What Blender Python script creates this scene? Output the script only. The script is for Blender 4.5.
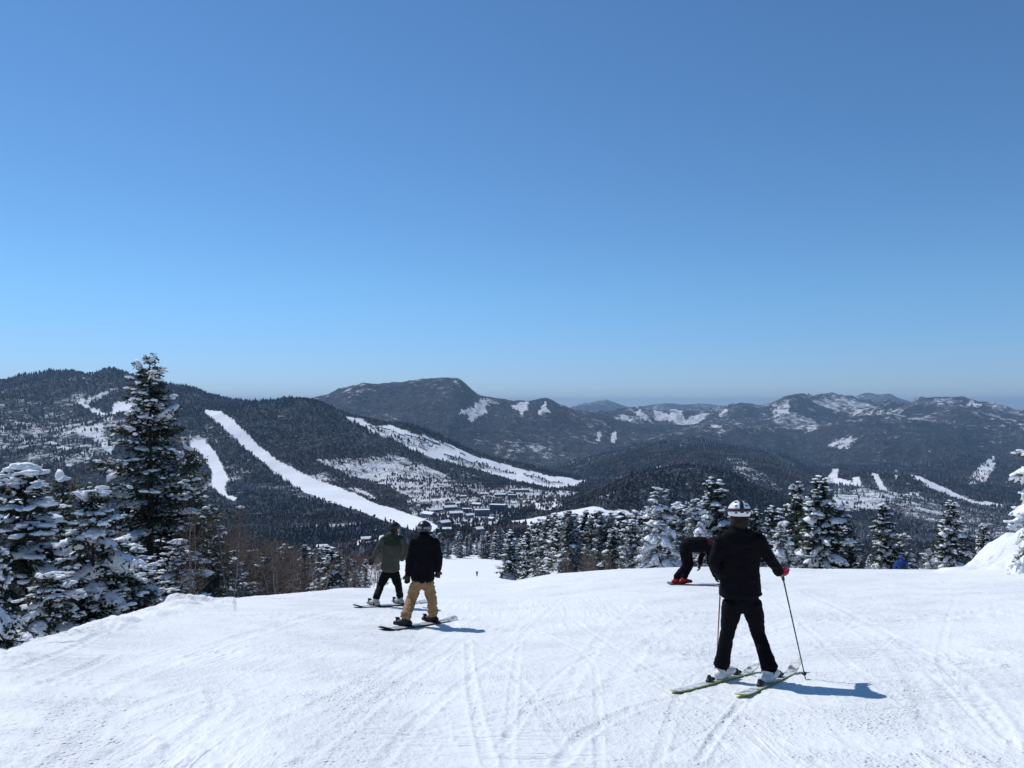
import bpy, bmesh, math, random
import numpy as np
from mathutils import Vector, Matrix
for o in list(bpy.data.objects): bpy.data.objects.remove(o)
S = bpy.context.scene
COL = S.collection
R = math.radians

# ------------------------------------------------------------------ camera, sky, sun, exposure
EYE = 1.6; FX = 770.0; CX = 512.0; HY = 405.0        # focal length in pixels, picture centre, row of the horizon
cam = bpy.data.cameras.new('camera'); camo = bpy.data.objects.new('camera', cam); COL.objects.link(camo)
cam.sensor_width = 36.0; cam.lens = 36.0 * FX / 1024.0
cam.clip_start = 0.05; cam.clip_end = 120000
camo.location = (0, 0, EYE)
camo.rotation_euler = (R(90), 0, 0)
cam.shift_y = (HY - 384.0) / 1024.0
S.camera = camo
S.render.resolution_x = 1024; S.render.resolution_y = 768

SUN_EL = 51.0
SUN_DIR = Vector((-0.75, 0.66, 0)).normalized()       # where the sun stands, seen from above
W = bpy.data.worlds.new('World'); S.world = W; W.use_nodes = True
nt = W.node_tree; bg = nt.nodes['Background']
sky = nt.nodes.new('ShaderNodeTexSky'); sky.sky_type = 'NISHITA'; sky.sun_disc = False
sky.sun_elevation = R(SUN_EL); sky.sun_rotation = math.atan2(SUN_DIR.x, SUN_DIR.y)
sky.altitude = 1500; sky.air_density = 1.0; sky.dust_density = 0.0; sky.ozone_density = 6.0
tw = nt.nodes.new('ShaderNodeMix'); tw.data_type = 'RGBA'; tw.blend_type = 'MULTIPLY'; tw.inputs[0].default_value = 1.0
tw.inputs[7].default_value = (0.74, 0.98, 1.06, 1)
# mountain air: the band over the horizon is a cooler pale blue than at sea level
tc = nt.nodes.new('ShaderNodeTexCoord'); sx = nt.nodes.new('ShaderNodeSeparateXYZ'); nt.links.new(tc.outputs['Generated'], sx.inputs[0])
mr = nt.nodes.new('ShaderNodeMapRange'); mr.inputs[1].default_value = 0.0; mr.inputs[2].default_value = 0.16; mr.interpolation_type = 'SMOOTHSTEP'; nt.links.new(sx.outputs['Z'], mr.inputs[0])
lowc = nt.nodes.new('ShaderNodeMix'); lowc.data_type = 'RGBA'; lowc.inputs[6].default_value = (0.66, 0.76, 0.99, 1); lowc.inputs[7].default_value = (0.74, 0.98, 1.06, 1)
nt.links.new(mr.outputs[0], lowc.inputs[0]); nt.links.new(lowc.outputs[2], tw.inputs[7])
nt.links.new(sky.outputs[0], tw.inputs[6]); nt.links.new(tw.outputs[2], bg.inputs[0]); bg.inputs[1].default_value = 0.112
sl = bpy.data.lights.new('sun', 'SUN'); sl.energy = 3.6; sl.angle = R(0.53); sl.color = (1.0, 0.975, 0.93)
so = bpy.data.objects.new('sun', sl); COL.objects.link(so)
sv = Vector((SUN_DIR.x * math.cos(R(SUN_EL)), SUN_DIR.y * math.cos(R(SUN_EL)), math.sin(R(SUN_EL))))
so.rotation_euler = sv.to_track_quat('Z', 'Y').to_euler(); so.location = (0, 0, 60)
S.view_settings.view_transform = 'Standard'; S.view_settings.look = 'None'
S.view_settings.exposure = 0.0; S.view_settings.gamma = 1.0; S.view_settings.use_curve_mapping = False
S.cycles.max_bounces = 5; S.cycles.diffuse_bounces = 3; S.cycles.volume_bounces = 0
S.cycles.transparent_max_bounces = 8

# ------------------------------------------------------------------ small helpers
rng = np.random.default_rng(7)
def tag(o, label=None, cat=None, group=None, kind=None):
    if label: o['label'] = label
    if cat: o['category'] = cat
    if group: o['group'] = group
    if kind: o['kind'] = kind
    return o
def link_mesh(name, me, parent=None, mat=None):
    o = bpy.data.objects.new(name, me); COL.objects.link(o)
    if mat is not None:
        me.materials.clear(); me.materials.append(mat)
    if parent is not None: o.parent = parent
    return o
def np_mesh(name, V, F, smooth=True, attrs=None, mats=None, midx=None):
    """F: (n,3) or (n,4) integer array, or list of such arrays"""
    if not isinstance(F, (list, tuple)): F = [F]
    F = [np.asarray(f, dtype=np.int32) for f in F if len(f)]
    me = bpy.data.meshes.new(name)
    V = np.asarray(V, dtype=np.float32)
    me.vertices.add(len(V)); me.vertices.foreach_set('co', V.ravel())
    li = np.concatenate([f.ravel() for f in F])
    cnt = np.concatenate([np.full(len(f), f.shape[1], np.int32) for f in F])
    st = np.concatenate([[0], np.cumsum(cnt)[:-1]]).astype(np.int32)
    me.loops.add(len(li)); me.loops.foreach_set('vertex_index', li)
    me.polygons.add(len(cnt)); me.polygons.foreach_set('loop_start', st)
    me.polygons.foreach_set('use_smooth', np.full(len(cnt), smooth))
    if midx is not None: me.polygons.foreach_set('material_index', np.asarray(midx, np.int32))
    if attrs:
        for k, a in attrs.items():
            at = me.attributes.new(k, 'FLOAT', 'POINT'); at.data.foreach_set('value', np.asarray(a, np.float32))
    if mats:
        for m in mats: me.materials.append(m)
    me.update(calc_edges=True); me.validate()
    return me
def empty(name, loc=(0, 0, 0), rz=0.0):
    o = bpy.data.objects.new(name, None); COL.objects.link(o)
    o.location = loc; o.rotation_euler = (0, 0, rz); o.empty_display_size = 0.2
    return o

# ---- value noise in numpy
def _h(ix, iy, s):
    n = (ix.astype(np.int64) * 374761393 + iy.astype(np.int64) * 668265263 + s * 974634777) & 0xffffffff
    n = ((n ^ (n >> 13)) * 1274126177) & 0xffffffff
    n = n ^ (n >> 16)
    return (n & 0xffffff) / float(0xffffff)
def vnoise(x, y, s=0):
    ix = np.floor(x); iy = np.floor(y); fx = x - ix; fy = y - iy
    ux = fx * fx * fx * (fx * (fx * 6 - 15) + 10); uy = fy * fy * fy * (fy * (fy * 6 - 15) + 10)
    a = _h(ix, iy, s); b = _h(ix + 1, iy, s); c = _h(ix, iy + 1, s); d = _h(ix + 1, iy + 1, s)
    return (a + (b - a) * ux + (c - a) * uy + (a - b - c + d) * ux * uy) * 2 - 1
def fbm(x, y, o=4, s=0, g=0.5):
    v = 0; a = 1.0; t = 0
    for k in range(o):
        v = v + a * vnoise(x * 2 ** k + 17.3 * k, y * 2 ** k - 9.1 * k, s + k); t += a; a *= g
    return v / t
def ridged(x, y, o=4, s=0, g=0.5):
    v = 0; a = 1.0; t = 0
    for k in range(o):
        v = v + a * (1 - 2 * np.abs(vnoise(x * 2 ** k + 31.7 * k, y * 2 ** k + 5.3 * k, s + k))); t += a; a *= g
    return v / t
def sstep(a, b, x):
    t = np.clip((x - a) / (b - a), 0, 1); return t * t * (3 - 2 * t)
def pchip(xk, yk, x):
    xk = np.asarray(xk, float); yk = np.asarray(yk, float)
    h = np.diff(xk); d = np.diff(yk) / h; m = np.zeros(len(xk))
    for i in range(1, len(xk) - 1):
        if d[i - 1] * d[i] > 0:
            w1 = 2 * h[i] + h[i - 1]; w2 = h[i] + 2 * h[i - 1]
            m[i] = (w1 + w2) / (w1 / d[i - 1] + w2 / d[i])
    m[0] = d[0]; m[-1] = d[-1]
    x = np.clip(x, xk[0], xk[-1])
    i = np.clip(np.searchsorted(xk, x, side='right') - 1, 0, len(h) - 1)
    t = (x - xk[i]) / h[i]
    return ((1 + 2 * t) * (1 - t) ** 2 * yk[i] + t * (1 - t) ** 2 * h[i] * m[i]
            + t * t * (3 - 2 * t) * yk[i + 1] + t * t * (t - 1) * h[i] * m[i + 1])

# ------------------------------------------------------------------ materials
def new_mat(name, rough=0.8, spec=0.3):
    m = bpy.data.materials.new(name); m.use_nodes = True
    n = m.node_tree.nodes; b = n['Principled BSDF']
    b.inputs['Roughness'].default_value = rough
    b.inputs['Specular IOR Level'].default_value = spec
    return m, m.node_tree, b
class NB:
    """tiny node builder"""
    def __init__(s, t): s.t = t
    def n(s, ty, **kw):
        x = s.t.nodes.new(ty)
        for k, v in kw.items(): setattr(x, k, v)
        return x
    def l(s, a, b): s.t.links.new(a, b)
    def noise(s, vec, scale, detail=4, rough=0.55, dist=0.0):
        x = s.n('ShaderNodeTexNoise'); x.inputs['Scale'].default_value = scale
        x.inputs['Detail'].default_value = detail; x.inputs['Roughness'].default_value = rough
        x.inputs['Distortion'].default_value = dist; s.l(vec, x.inputs['Vector']); return x.outputs['Fac']
    def ramp(s, fac, stops):
        x = s.n('ShaderNodeValToRGB'); e = x.color_ramp.elements
        while len(e) < len(stops): e.new(0.5)
        for i, (p, c) in enumerate(stops):
            e[i].position = p; e[i].color = (c[0], c[1], c[2], 1) if hasattr(c, '__len__') else (c, c, c, 1)
        s.l(fac, x.inputs[0]); return x.outputs[0]
    def math(s, op, a, b=None, clamp=False):
        x = s.n('ShaderNodeMath', operation=op, use_clamp=clamp)
        for i, v in enumerate((a, b)):
            if v is None: continue
            if isinstance(v, (int, float)): x.inputs[i].default_value = v
            else: s.l(v, x.inputs[i])
        return x.outputs[0]
    def mix(s, fac, a, b):
        x = s.n('ShaderNodeMix', data_type='RGBA')
        for i, v in ((0, fac), (6, a), (7, b)):
            if isinstance(v, (int, float)): x.inputs[i].default_value = v
            elif isinstance(v, tuple): x.inputs[i].default_value = (v[0], v[1], v[2], 1)
            else: s.l(v, x.inputs[i])
        return x.outputs[2]
    def mapr(s, v, a, b, c=0.0, d=1.0):
        x = s.n('ShaderNodeMapRange'); x.inputs[1].default_value = a; x.inputs[2].default_value = b
        x.inputs[3].default_value = c; x.inputs[4].default_value = d; s.l(v, x.inputs[0]); return x.outputs[0]
    def attr(s, name):
        x = s.n('ShaderNodeAttribute'); x.attribute_name = name; return x
    def bump(s, h, strength, dist, normal=None):
        x = s.n('ShaderNodeBump'); x.inputs['Strength'].default_value = strength; x.inputs['Distance'].default_value = dist
        s.l(h, x.inputs['Height'])
        if normal is not None: s.l(normal, x.inputs['Normal'])
        return x.outputs[0]
    def mapping(s, vec, scale=(1, 1, 1), rot=(0, 0, 0)):
        x = s.n('ShaderNodeMapping'); x.inputs['Scale'].default_value = scale; x.inputs['Rotation'].default_value = rot
        s.l(vec, x.inputs['Vector']); return x.outputs[0]
def coord(b, kind='Object'):
    return b.n('ShaderNodeTexCoord').outputs[kind]
# ------------------------------------------------------------------ terrain
# the lie of the land: for a set of bearings (columns, as picture columns) the row under which the ground
# lies at each distance; turned into heights once and used for meshes and for standing things on the ground
CXS = [-200, 0, 100, 180, 250, 350, 430, 500, 560, 640, 740, 840, 940, 1024, 1250]
NEAR = [
 (5,   [750, 749, 750, 751, 752, 753, 754, 754, 754, 754, 753, 751, 749, 746, 740]),
 (6.5, [700, 694, 696, 697, 698, 700, 702, 702, 702, 702, 701, 699, 696, 692, 685]),
 (8,   [690, 656, 659, 661, 663, 666, 670, 671, 671, 672, 672, 669, 663, 656, 640]),
 (10,  [715, 662, 634, 636, 638, 642, 647, 647, 645, 643, 641, 638, 632, 625, 605]),
 (12,  [745, 695, 624, 617, 620, 626, 632, 631, 628, 624, 620, 616, 610, 603, 580]),
 (15,  [755, 728, 640, 603, 606, 609, 612, 611, 606, 600, 595, 593, 588, 582, 560]),
 (18,  [758, 740, 660, 606, 597.5, 599, 600, 598, 593, 587, 582, 581, 578, 572, 550]),
 (22,  [760, 745, 678, 622, 600, 590, 594, 591, 583, 576, 573, 574.5, 573, 564, 540]),
 (28,  [760, 748, 685, 640, 615, 588.5, 589.5, 586, 575, 569, 567, 570, 571, 561, 540]),
 (40,  [758, 746, 690, 650, 630, 592, 586, 583, 577, 577, 578, 580, 582, 580, 560]),
 (70,  [750, 735, 690, 655, 630, 598, 583, 581, 588, 605, 612, 615, 610, 605, 590]),
 (130, [735, 720, 680, 640, 615, 592, 579.5, 579, 598, 622, 635, 640, 630, 620, 600]),
 (250, [710, 700, 660, 620, 600, 584, 574, 576, 598, 625, 642, 645, 635, 625, 610]),
 (450, [670, 660, 640, 605, 585, 568, 556, 557, 580, 610, 630, 630, 620, 605, 600]),
 (750, [630, 625, 610, 585, 570, 560, 553, 552, 560, 590, 610, 612, 600, 590, 580]),
]
def crow(d): return [(x, y) for x, y in d]
# far rows: list of (column, distance, row)
FAR = [
 [(-200,1100,585),(0,1100,585),(100,1100,575),(200,1100,562),(300,1050,552),(400,1050,541),(480,1050,537),(560,1050,530),(600,1000,540),(700,1000,565),(800,1000,585),(900,1100,575),(960,1100,565),(1024,1100,560),(1250,1100,560)],
 [(-200,1500,560),(0,1500,560),(100,1500,548),(200,1500,535),(300,1450,531),(400,1400,525),(480,1400,519),(515,1350,521),(560,1300,516),(600,1300,512),(640,1300,520),(700,1300,535),(800,1350,560),(900,1500,550),(1024,1500,545),(1250,1500,540)],
 [(-200,1800,530),(0,1800,530),(100,1800,515),(200,1800,510),(300,1750,512),(400,1700,515),(480,1750,505),(520,1700,508),(560,1600,505),(600,1600,490),(640,1600,474),(690,1600,467),(730,1650,476),(770,1700,495),(810,1800,520),(860,1900,528),(900,2000,530),(960,2000,530),(1024,2000,530),(1250,2000,520)],
 [(-200,2200,505),(0,2200,500),(100,2200,490),(200,2200,486),(300,2200,490),(400,2100,498),(480,2200,494),(520,2200,495),(560,2100,496),(600,2200,500),(700,2300,500),(800,2400,505),(840,2400,498),(900,2500,497),(960,2500,508),(1024,2500,518),(1250,2500,515)],
 [(-200,2700,460),(0,2700,455),(100,2700,448),(200,2700,450),(300,2700,452),(350,2650,462),(420,2600,474),(480,2650,480),(520,2700,483),(560,2700,488),(600,2900,485),(700,2900,478),(760,2900,488),(820,2900,492),(860,2900,490),(900,2900,494),(960,2900,503),(1024,2900,512),(1250,2900,510)],
 [(-200,3300,420),(0,3300,422),(60,3300,428),(110,3300,420),(150,3300,412),(200,3300,409),(230,3300,407),(255,3300,403),(300,3300,399.5),(315,3300,401),(345,3250,414),(380,3200,423),(420,3200,432),(480,3200,456),(520,3200,468),(560,3200,477),(590,3300,480),(640,3500,472),(700,3500,462),(760,3500,466),(820,3500,484),(870,3500,476),(900,3500,478),(960,3500,492),(1024,3500,502),(1250,3500,500)],
 [(-200,4300,385),(0,4300,383),(30,4300,377),(60,4300,372.5),(75,4300,374),(90,4300,377),(108,4300,372.5),(130,4300,379),(170,4300,387),(190,4300,389),(215,4300,398),(250,4300,405),(300,4300,425),(400,4300,455),(480,4300,470),(560,4400,478),(600,4500,466),(640,4500,456),(700,4500,450),(760,4600,452),(820,4700,470),(900,4700,470),(960,4700,470),(1024,4700,472),(1250,4700,470)],
 [(-200,5400,400),(0,5400,400),(200,5400,425),(300,5400,440),(350,5400,450),(420,5400,455),(480,5400,462),(560,5500,462),(600,5500,450),(640,5600,440),(700,5600,434),(760,5700,436),(820,5800,445),(860,5800,440),(900,5900,436),(930,5900,430),(960,5900,434),(1024,5900,445),(1250,5900,440)],
 [(-200,6300,420),(200,6300,430),(300,6200,415),(330,6200,406),(360,6200,402),(400,6200,404),(440,6300,405),(465,6300,412),(500,6300,425),(560,6300,430),(640,6500,430),(700,6600,426),(760,6700,428),(820,6800,432),(860,6800,424),(900,6800,420),(960,6900,416),(1024,6900,430),(1250,6900,430)],
 [(-200,7400,420),(200,7400,430),(300,7400,406),(315,7400,400),(340,7400,393),(365,7400,388),(400,7400,383),(430,7400,380),(457,7400,378),(465,7400,383),(472,7400,388.5),(485,7400,395),(500,7400,397),(515,7400,400),(528,7400,400),(545,7300,396.5),(558,7300,402),(570,7300,407),(585,7400,410),(600,7500,413),(640,7600,424),(700,7700,424),(760,7700,423),(820,7800,424),(860,7800,414),(900,7900,410),(960,7900,408),(1000,7900,413),(1024,7900,417),(1250,7900,420)],
 [(-200,9500,425),(300,9500,425),(500,9500,420),(560,9500,411),(600,9500,410),(620,9500,407.5),(640,9500,406),(650,9500,409),(662,9500,411),(675,9500,409),(700,9500,411),(715,9500,411),(730,9500,406),(745,9500,404),(760,9500,406),(775,9500,402),(785,9500,397),(795,9500,395),(806,9500,398),(825,9500,404),(860,9500,406),(895,9600,405),(915,9600,401),(935,9600,397.5),(950,9600,398),(970,9600,400),(1000,9600,405),(1024,9600,410),(1250,9600,405)],
 [(-200,12000,425),(560,12000,425),(740,12000,420),(790,12000,410),(812,12000,399),(835,12000,394.5),(850,12000,397),(862,12000,402),(900,12000,412),(1024,12000,420),(1250,12000,420)],
 [(-200,15000,425),(1250,15000,425)],
 [(-200,19000,412),(400,19000,412),(560,19000,408),(580,19000,404),(593,19000,401),(605,19000,399.5),(618,19000,403),(632,19000,407),(650,19000,405),(668,19000,402.5),(685,19000,404),(700,19000,402.5),(715,19000,404),(730,19000,406),(760,19000,410),(800,19000,408),(840,19000,402),(855,19000,396),(868,19000,392.5),(880,19000,394),(888,19000,393.5),(900,19000,398),(915,19000,402),(930,19000,406),(1024,19000,410),(1250,19000,410)],
 [(-200,30000,418),(1250,30000,418)],
]
XQ = np.arange(-258, 1283, 1.0)                       # t = -1 .. +1
TQ = (XQ - CX) / FX
DK = [np.full(len(XQ), d) for d in (0.4, 1.5, 3.0)] ; YK = []
ZK = [np.full(len(XQ), -0.13 * d) for d in (0.4, 1.5, 3.0)]
for d, ys in NEAR:
    y = pchip(CXS, ys, XQ); DK.append(np.full(len(XQ), float(d))); ZK.append(EYE - (y - HY) / FX * d)
for row in FAR:
    xs = [r[0] for r in row]
    d = np.interp(XQ, xs, [r[1] for r in row]); y = pchip(xs, [r[2] for r in row], XQ)
    DK.append(d); ZK.append(EYE - (y - HY) / FX * d)
DK = np.array(DK); ZK = np.array(ZK)                  # (knots, columns)
LK = np.log(DK)
# slopes for a smooth curve through the knots of every column
_h_ = np.diff(LK, axis=0); _d_ = np.diff(ZK, axis=0) / _h_
MK = np.zeros_like(ZK)
a0, a1 = _d_[:-1], _d_[1:]; w1 = 2 * _h_[1:] + _h_[:-1]; w2 = _h_[1:] + 2 * _h_[:-1]
with np.errstate(divide='ignore', invalid='ignore'):
    mm = (w1 + w2) / (w1 / a0 + w2 / a1)
MK[1:-1] = np.where(a0 * a1 > 0, mm, 0); MK[0] = _d_[0]; MK[-1] = _d_[-1]
# softer slopes on the snow slope so that its folds stay round
_c = (ZK[2:] - ZK[:-2]) / (LK[2:] - LK[:-2])
MK[2:14] = _c[1:13]
def curve(ci, D):
    """smooth height along one bearing; ci fractional column index (scalar), D array"""
    i0 = int(np.clip(math.floor(ci), 0, len(XQ) - 2)); f = ci - i0
    lk = LK[:, i0] * (1 - f) + LK[:, i0 + 1] * f; zk = ZK[:, i0] * (1 - f) + ZK[:, i0 + 1] * f
    mk = MK[:, i0] * (1 - f) + MK[:, i0 + 1] * f
    L = np.log(np.clip(D, 0.4, 30000)); i = np.clip(np.searchsorted(lk, L, side='right') - 1, 0, len(lk) - 2)
    h = lk[i + 1] - lk[i]; t = np.clip((L - lk[i]) / h, 0, 1)
    return ((1 + 2 * t) * (1 - t) ** 2 * zk[i] + t * (1 - t) ** 2 * h * mk[i]
            + t * t * (3 - 2 * t) * zk[i + 1] + t * t * (t - 1) * h * mk[i + 1])
def relief(x, y, D):
    """gullies, spurs and roughness of the land beyond the snow slope"""
    far = sstep(900, 3500, D)
    r = ridged(x / 900, y / 900, 6, 3, 0.6) * 0.0105 * D * far * (1 - 0.5 * sstep(12000, 19000, D))
    r = r + fbm(x / 210, y / 210, 4, 11) * 0.0030 * D * sstep(500, 2000, D) * (1 - sstep(14000, 20000, D))
    r = r - 0.004 * D * far
    # big spurs and ravines on the faces of the far ranges; the crests themselves stay where they are
    X = np.clip(CX + FX * x / np.maximum(y, 1e-3), XQ[0], XQ[-1]); w = 1.0
    for k in CREST:
        dc = np.interp(X, XQ, DK[k]); w = w * (1 - 0.90 * np.exp(-(np.log(np.maximum(D, 1) / dc) / 0.055) ** 2))
    r = r * (1 - .7 * (1 - w) * sstep(4000, 6000, D))
    wx = x + 420 * fbm(x / 1500, y / 1500, 3, 51); wy = y + 420 * fbm(x / 1500, y / 1500, 3, 52)
    s = sstep(3500, 5200, D) * (1 - 0.5 * sstep(12000, 19000, D)) * w
    r = r + (ridged(wx / 1250, wy / 2100, 5, 53, 0.52) - .55) * 0.022 * D * s
    r = r + ridged(wx / 330, wy / 620, 4, 33, 0.55) * 0.0048 * D * s
    s2 = sstep(1500, 2200, D) * (1 - sstep(3400, 4200, D)) * w
    r = r + (ridged(wx / 620, wy / 900, 4, 57, 0.5) - .3) * 0.0065 * D * s2
    r = r + fbm(x / 14, y / 14, 4, 21) * 0.5 * sstep(28, 80, D) * (1 - sstep(1200, 2500, D)) * onpiste(x, y, D)
    return r
def onpiste(x, y, D):
    X = CX + FX * x / np.maximum(y, 1e-3)              # the groomed run keeps smooth
    lo = pchip([20, 60, 130, 250, 450, 800], [300, 365, 405, 430, 455, 470], np.clip(D, 20, 800))
    hi = pchip([20, 60, 130, 250, 450, 800], [1100, 545, 520, 500, 480, 470], np.clip(D, 20, 800))
    return np.clip(sstep(0, 25, lo - X) + sstep(0, 70, X - hi), 0, 1)
CREST = [len(DK) - len(FAR) + i for i in (5, 6, 9, 10, 11, 13)]
def ground(x, y):
    """height under a point in front of the camera"""
    D = float(y); X = CX + FX * x / y
    z = curve(X - XQ[0], np.array([D]))[0]
    return float(z + relief(np.array([x]), np.array([y]), np.array([D]))[0])
def at(X, D):
    """world point on the ground on picture column X at depth D"""
    x = (X - CX) / FX * D
    return Vector((x, D, ground(x, D)))
def hit(X, Y, d0=3.0, d1=90.0):
    """ground point seen at picture column X, row Y"""
    D = np.exp(np.linspace(math.log(d0), math.log(d1), 900))
    z = curve(X - XQ[0], D); yy = HY + FX * (EYE - z) / D
    i = int(np.argmax(yy <= Y)); i = max(i, 1)
    f = (yy[i - 1] - Y) / max(yy[i - 1] - yy[i], 1e-6); d = D[i - 1] + (D[i] - D[i - 1]) * min(max(f, 0), 1)
    return Vector(((X - CX) / FX * d, d, float(curve(X - XQ[0], np.array([d]))[0])))
def pt(X, Y, D):
    """world point at picture (X, Y) and depth D"""
    return Vector(((X - CX) / FX * D, D, EYE - (Y - HY) / FX * D))

# columns of the ground sheet: dense in view, coarse all round
tin = (np.arange(-60, 1086, 1.45) - CX) / FX
azs = list(np.arctan(tin)); lo, hi = azs[0], azs[-1]
nl = 40
azs = list(np.linspace(-math.pi, lo, nl, endpoint=False)) + azs + list(np.linspace(hi, math.pi, nl + 1))[1:]
azs = np.array(azs)
def sheet(Ds, tracks=False):
    nA, nD = len(azs), len(Ds)
    Vx = np.zeros((nA, nD)); Vy = Vx.copy(); Vz = Vx.copy(); VX = Vx.copy(); VY = Vx.copy()
    for i, a in enumerate(azs):
        inn = abs(a) <= math.pi / 4
        t = math.tan(a) if inn else math.copysign(1, a)
        r = Ds / (math.cos(a) if inn else math.cos(math.pi / 4))
        Vx[i] = r * math.sin(a); Vy[i] = r * math.cos(a)
        z = curve(CX + FX * t - XQ[0], Ds)
        if not inn:
            w = sstep(R(50), R(125), abs(a)); z = z * (1 - w) + w * 60 * (1 - np.exp(-Ds / 400))
        Vz[i] = z
        VX[i] = CX + FX * t; VY[i] = HY + FX * (EYE - z) / Ds
    DD = np.broadcast_to(Ds, Vx.shape)
    front = (np.abs(azs) <= math.pi / 4 + 0.2)[:, None]
    rel = np.where(front, relief(np.where(front, Vx, 1), np.where(front, Vy, 1000), DD), fbm(Vx / 300, Vy / 300, 4, 5) * 0.004 * DD)
    Vz = Vz + rel
    return Vx, Vy, Vz, VX, HY + FX * (EYE - Vz) / DD, DD
def sheet_faces(nA, nD):
    i = np.arange(nA - 1)[:, None] * nD; j = np.arange(nD - 1)[None, :]
    a = (i + j).ravel(); return np.stack([a, a + nD, a + nD + 1, a + 1], 1)[:, ::-1]
# ------------------------------------------------------------------ where the far land is open snow
def poly_mask(PX, PY, poly):
    p = np.array(poly, float); ins = np.zeros(PX.shape, bool)
    x0, y0 = p.min(0) - 1; x1, y1 = p.max(0) + 1
    bb = (PX >= x0) & (PX <= x1) & (PY >= y0) & (PY <= y1)
    if not bb.any(): return ins
    x = PX[bb]; y = PY[bb]; r = np.zeros(len(x), bool); n = len(p)
    for i in range(n):
        xa, ya = p[i]; xb, yb = p[(i + 1) % n]
        if ya == yb: continue
        c = ((ya > y) != (yb > y)) & (x < (xb - xa) * (y - ya) / (yb - ya) + xa)
        r ^= c
    ins[bb] = r; return ins
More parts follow.
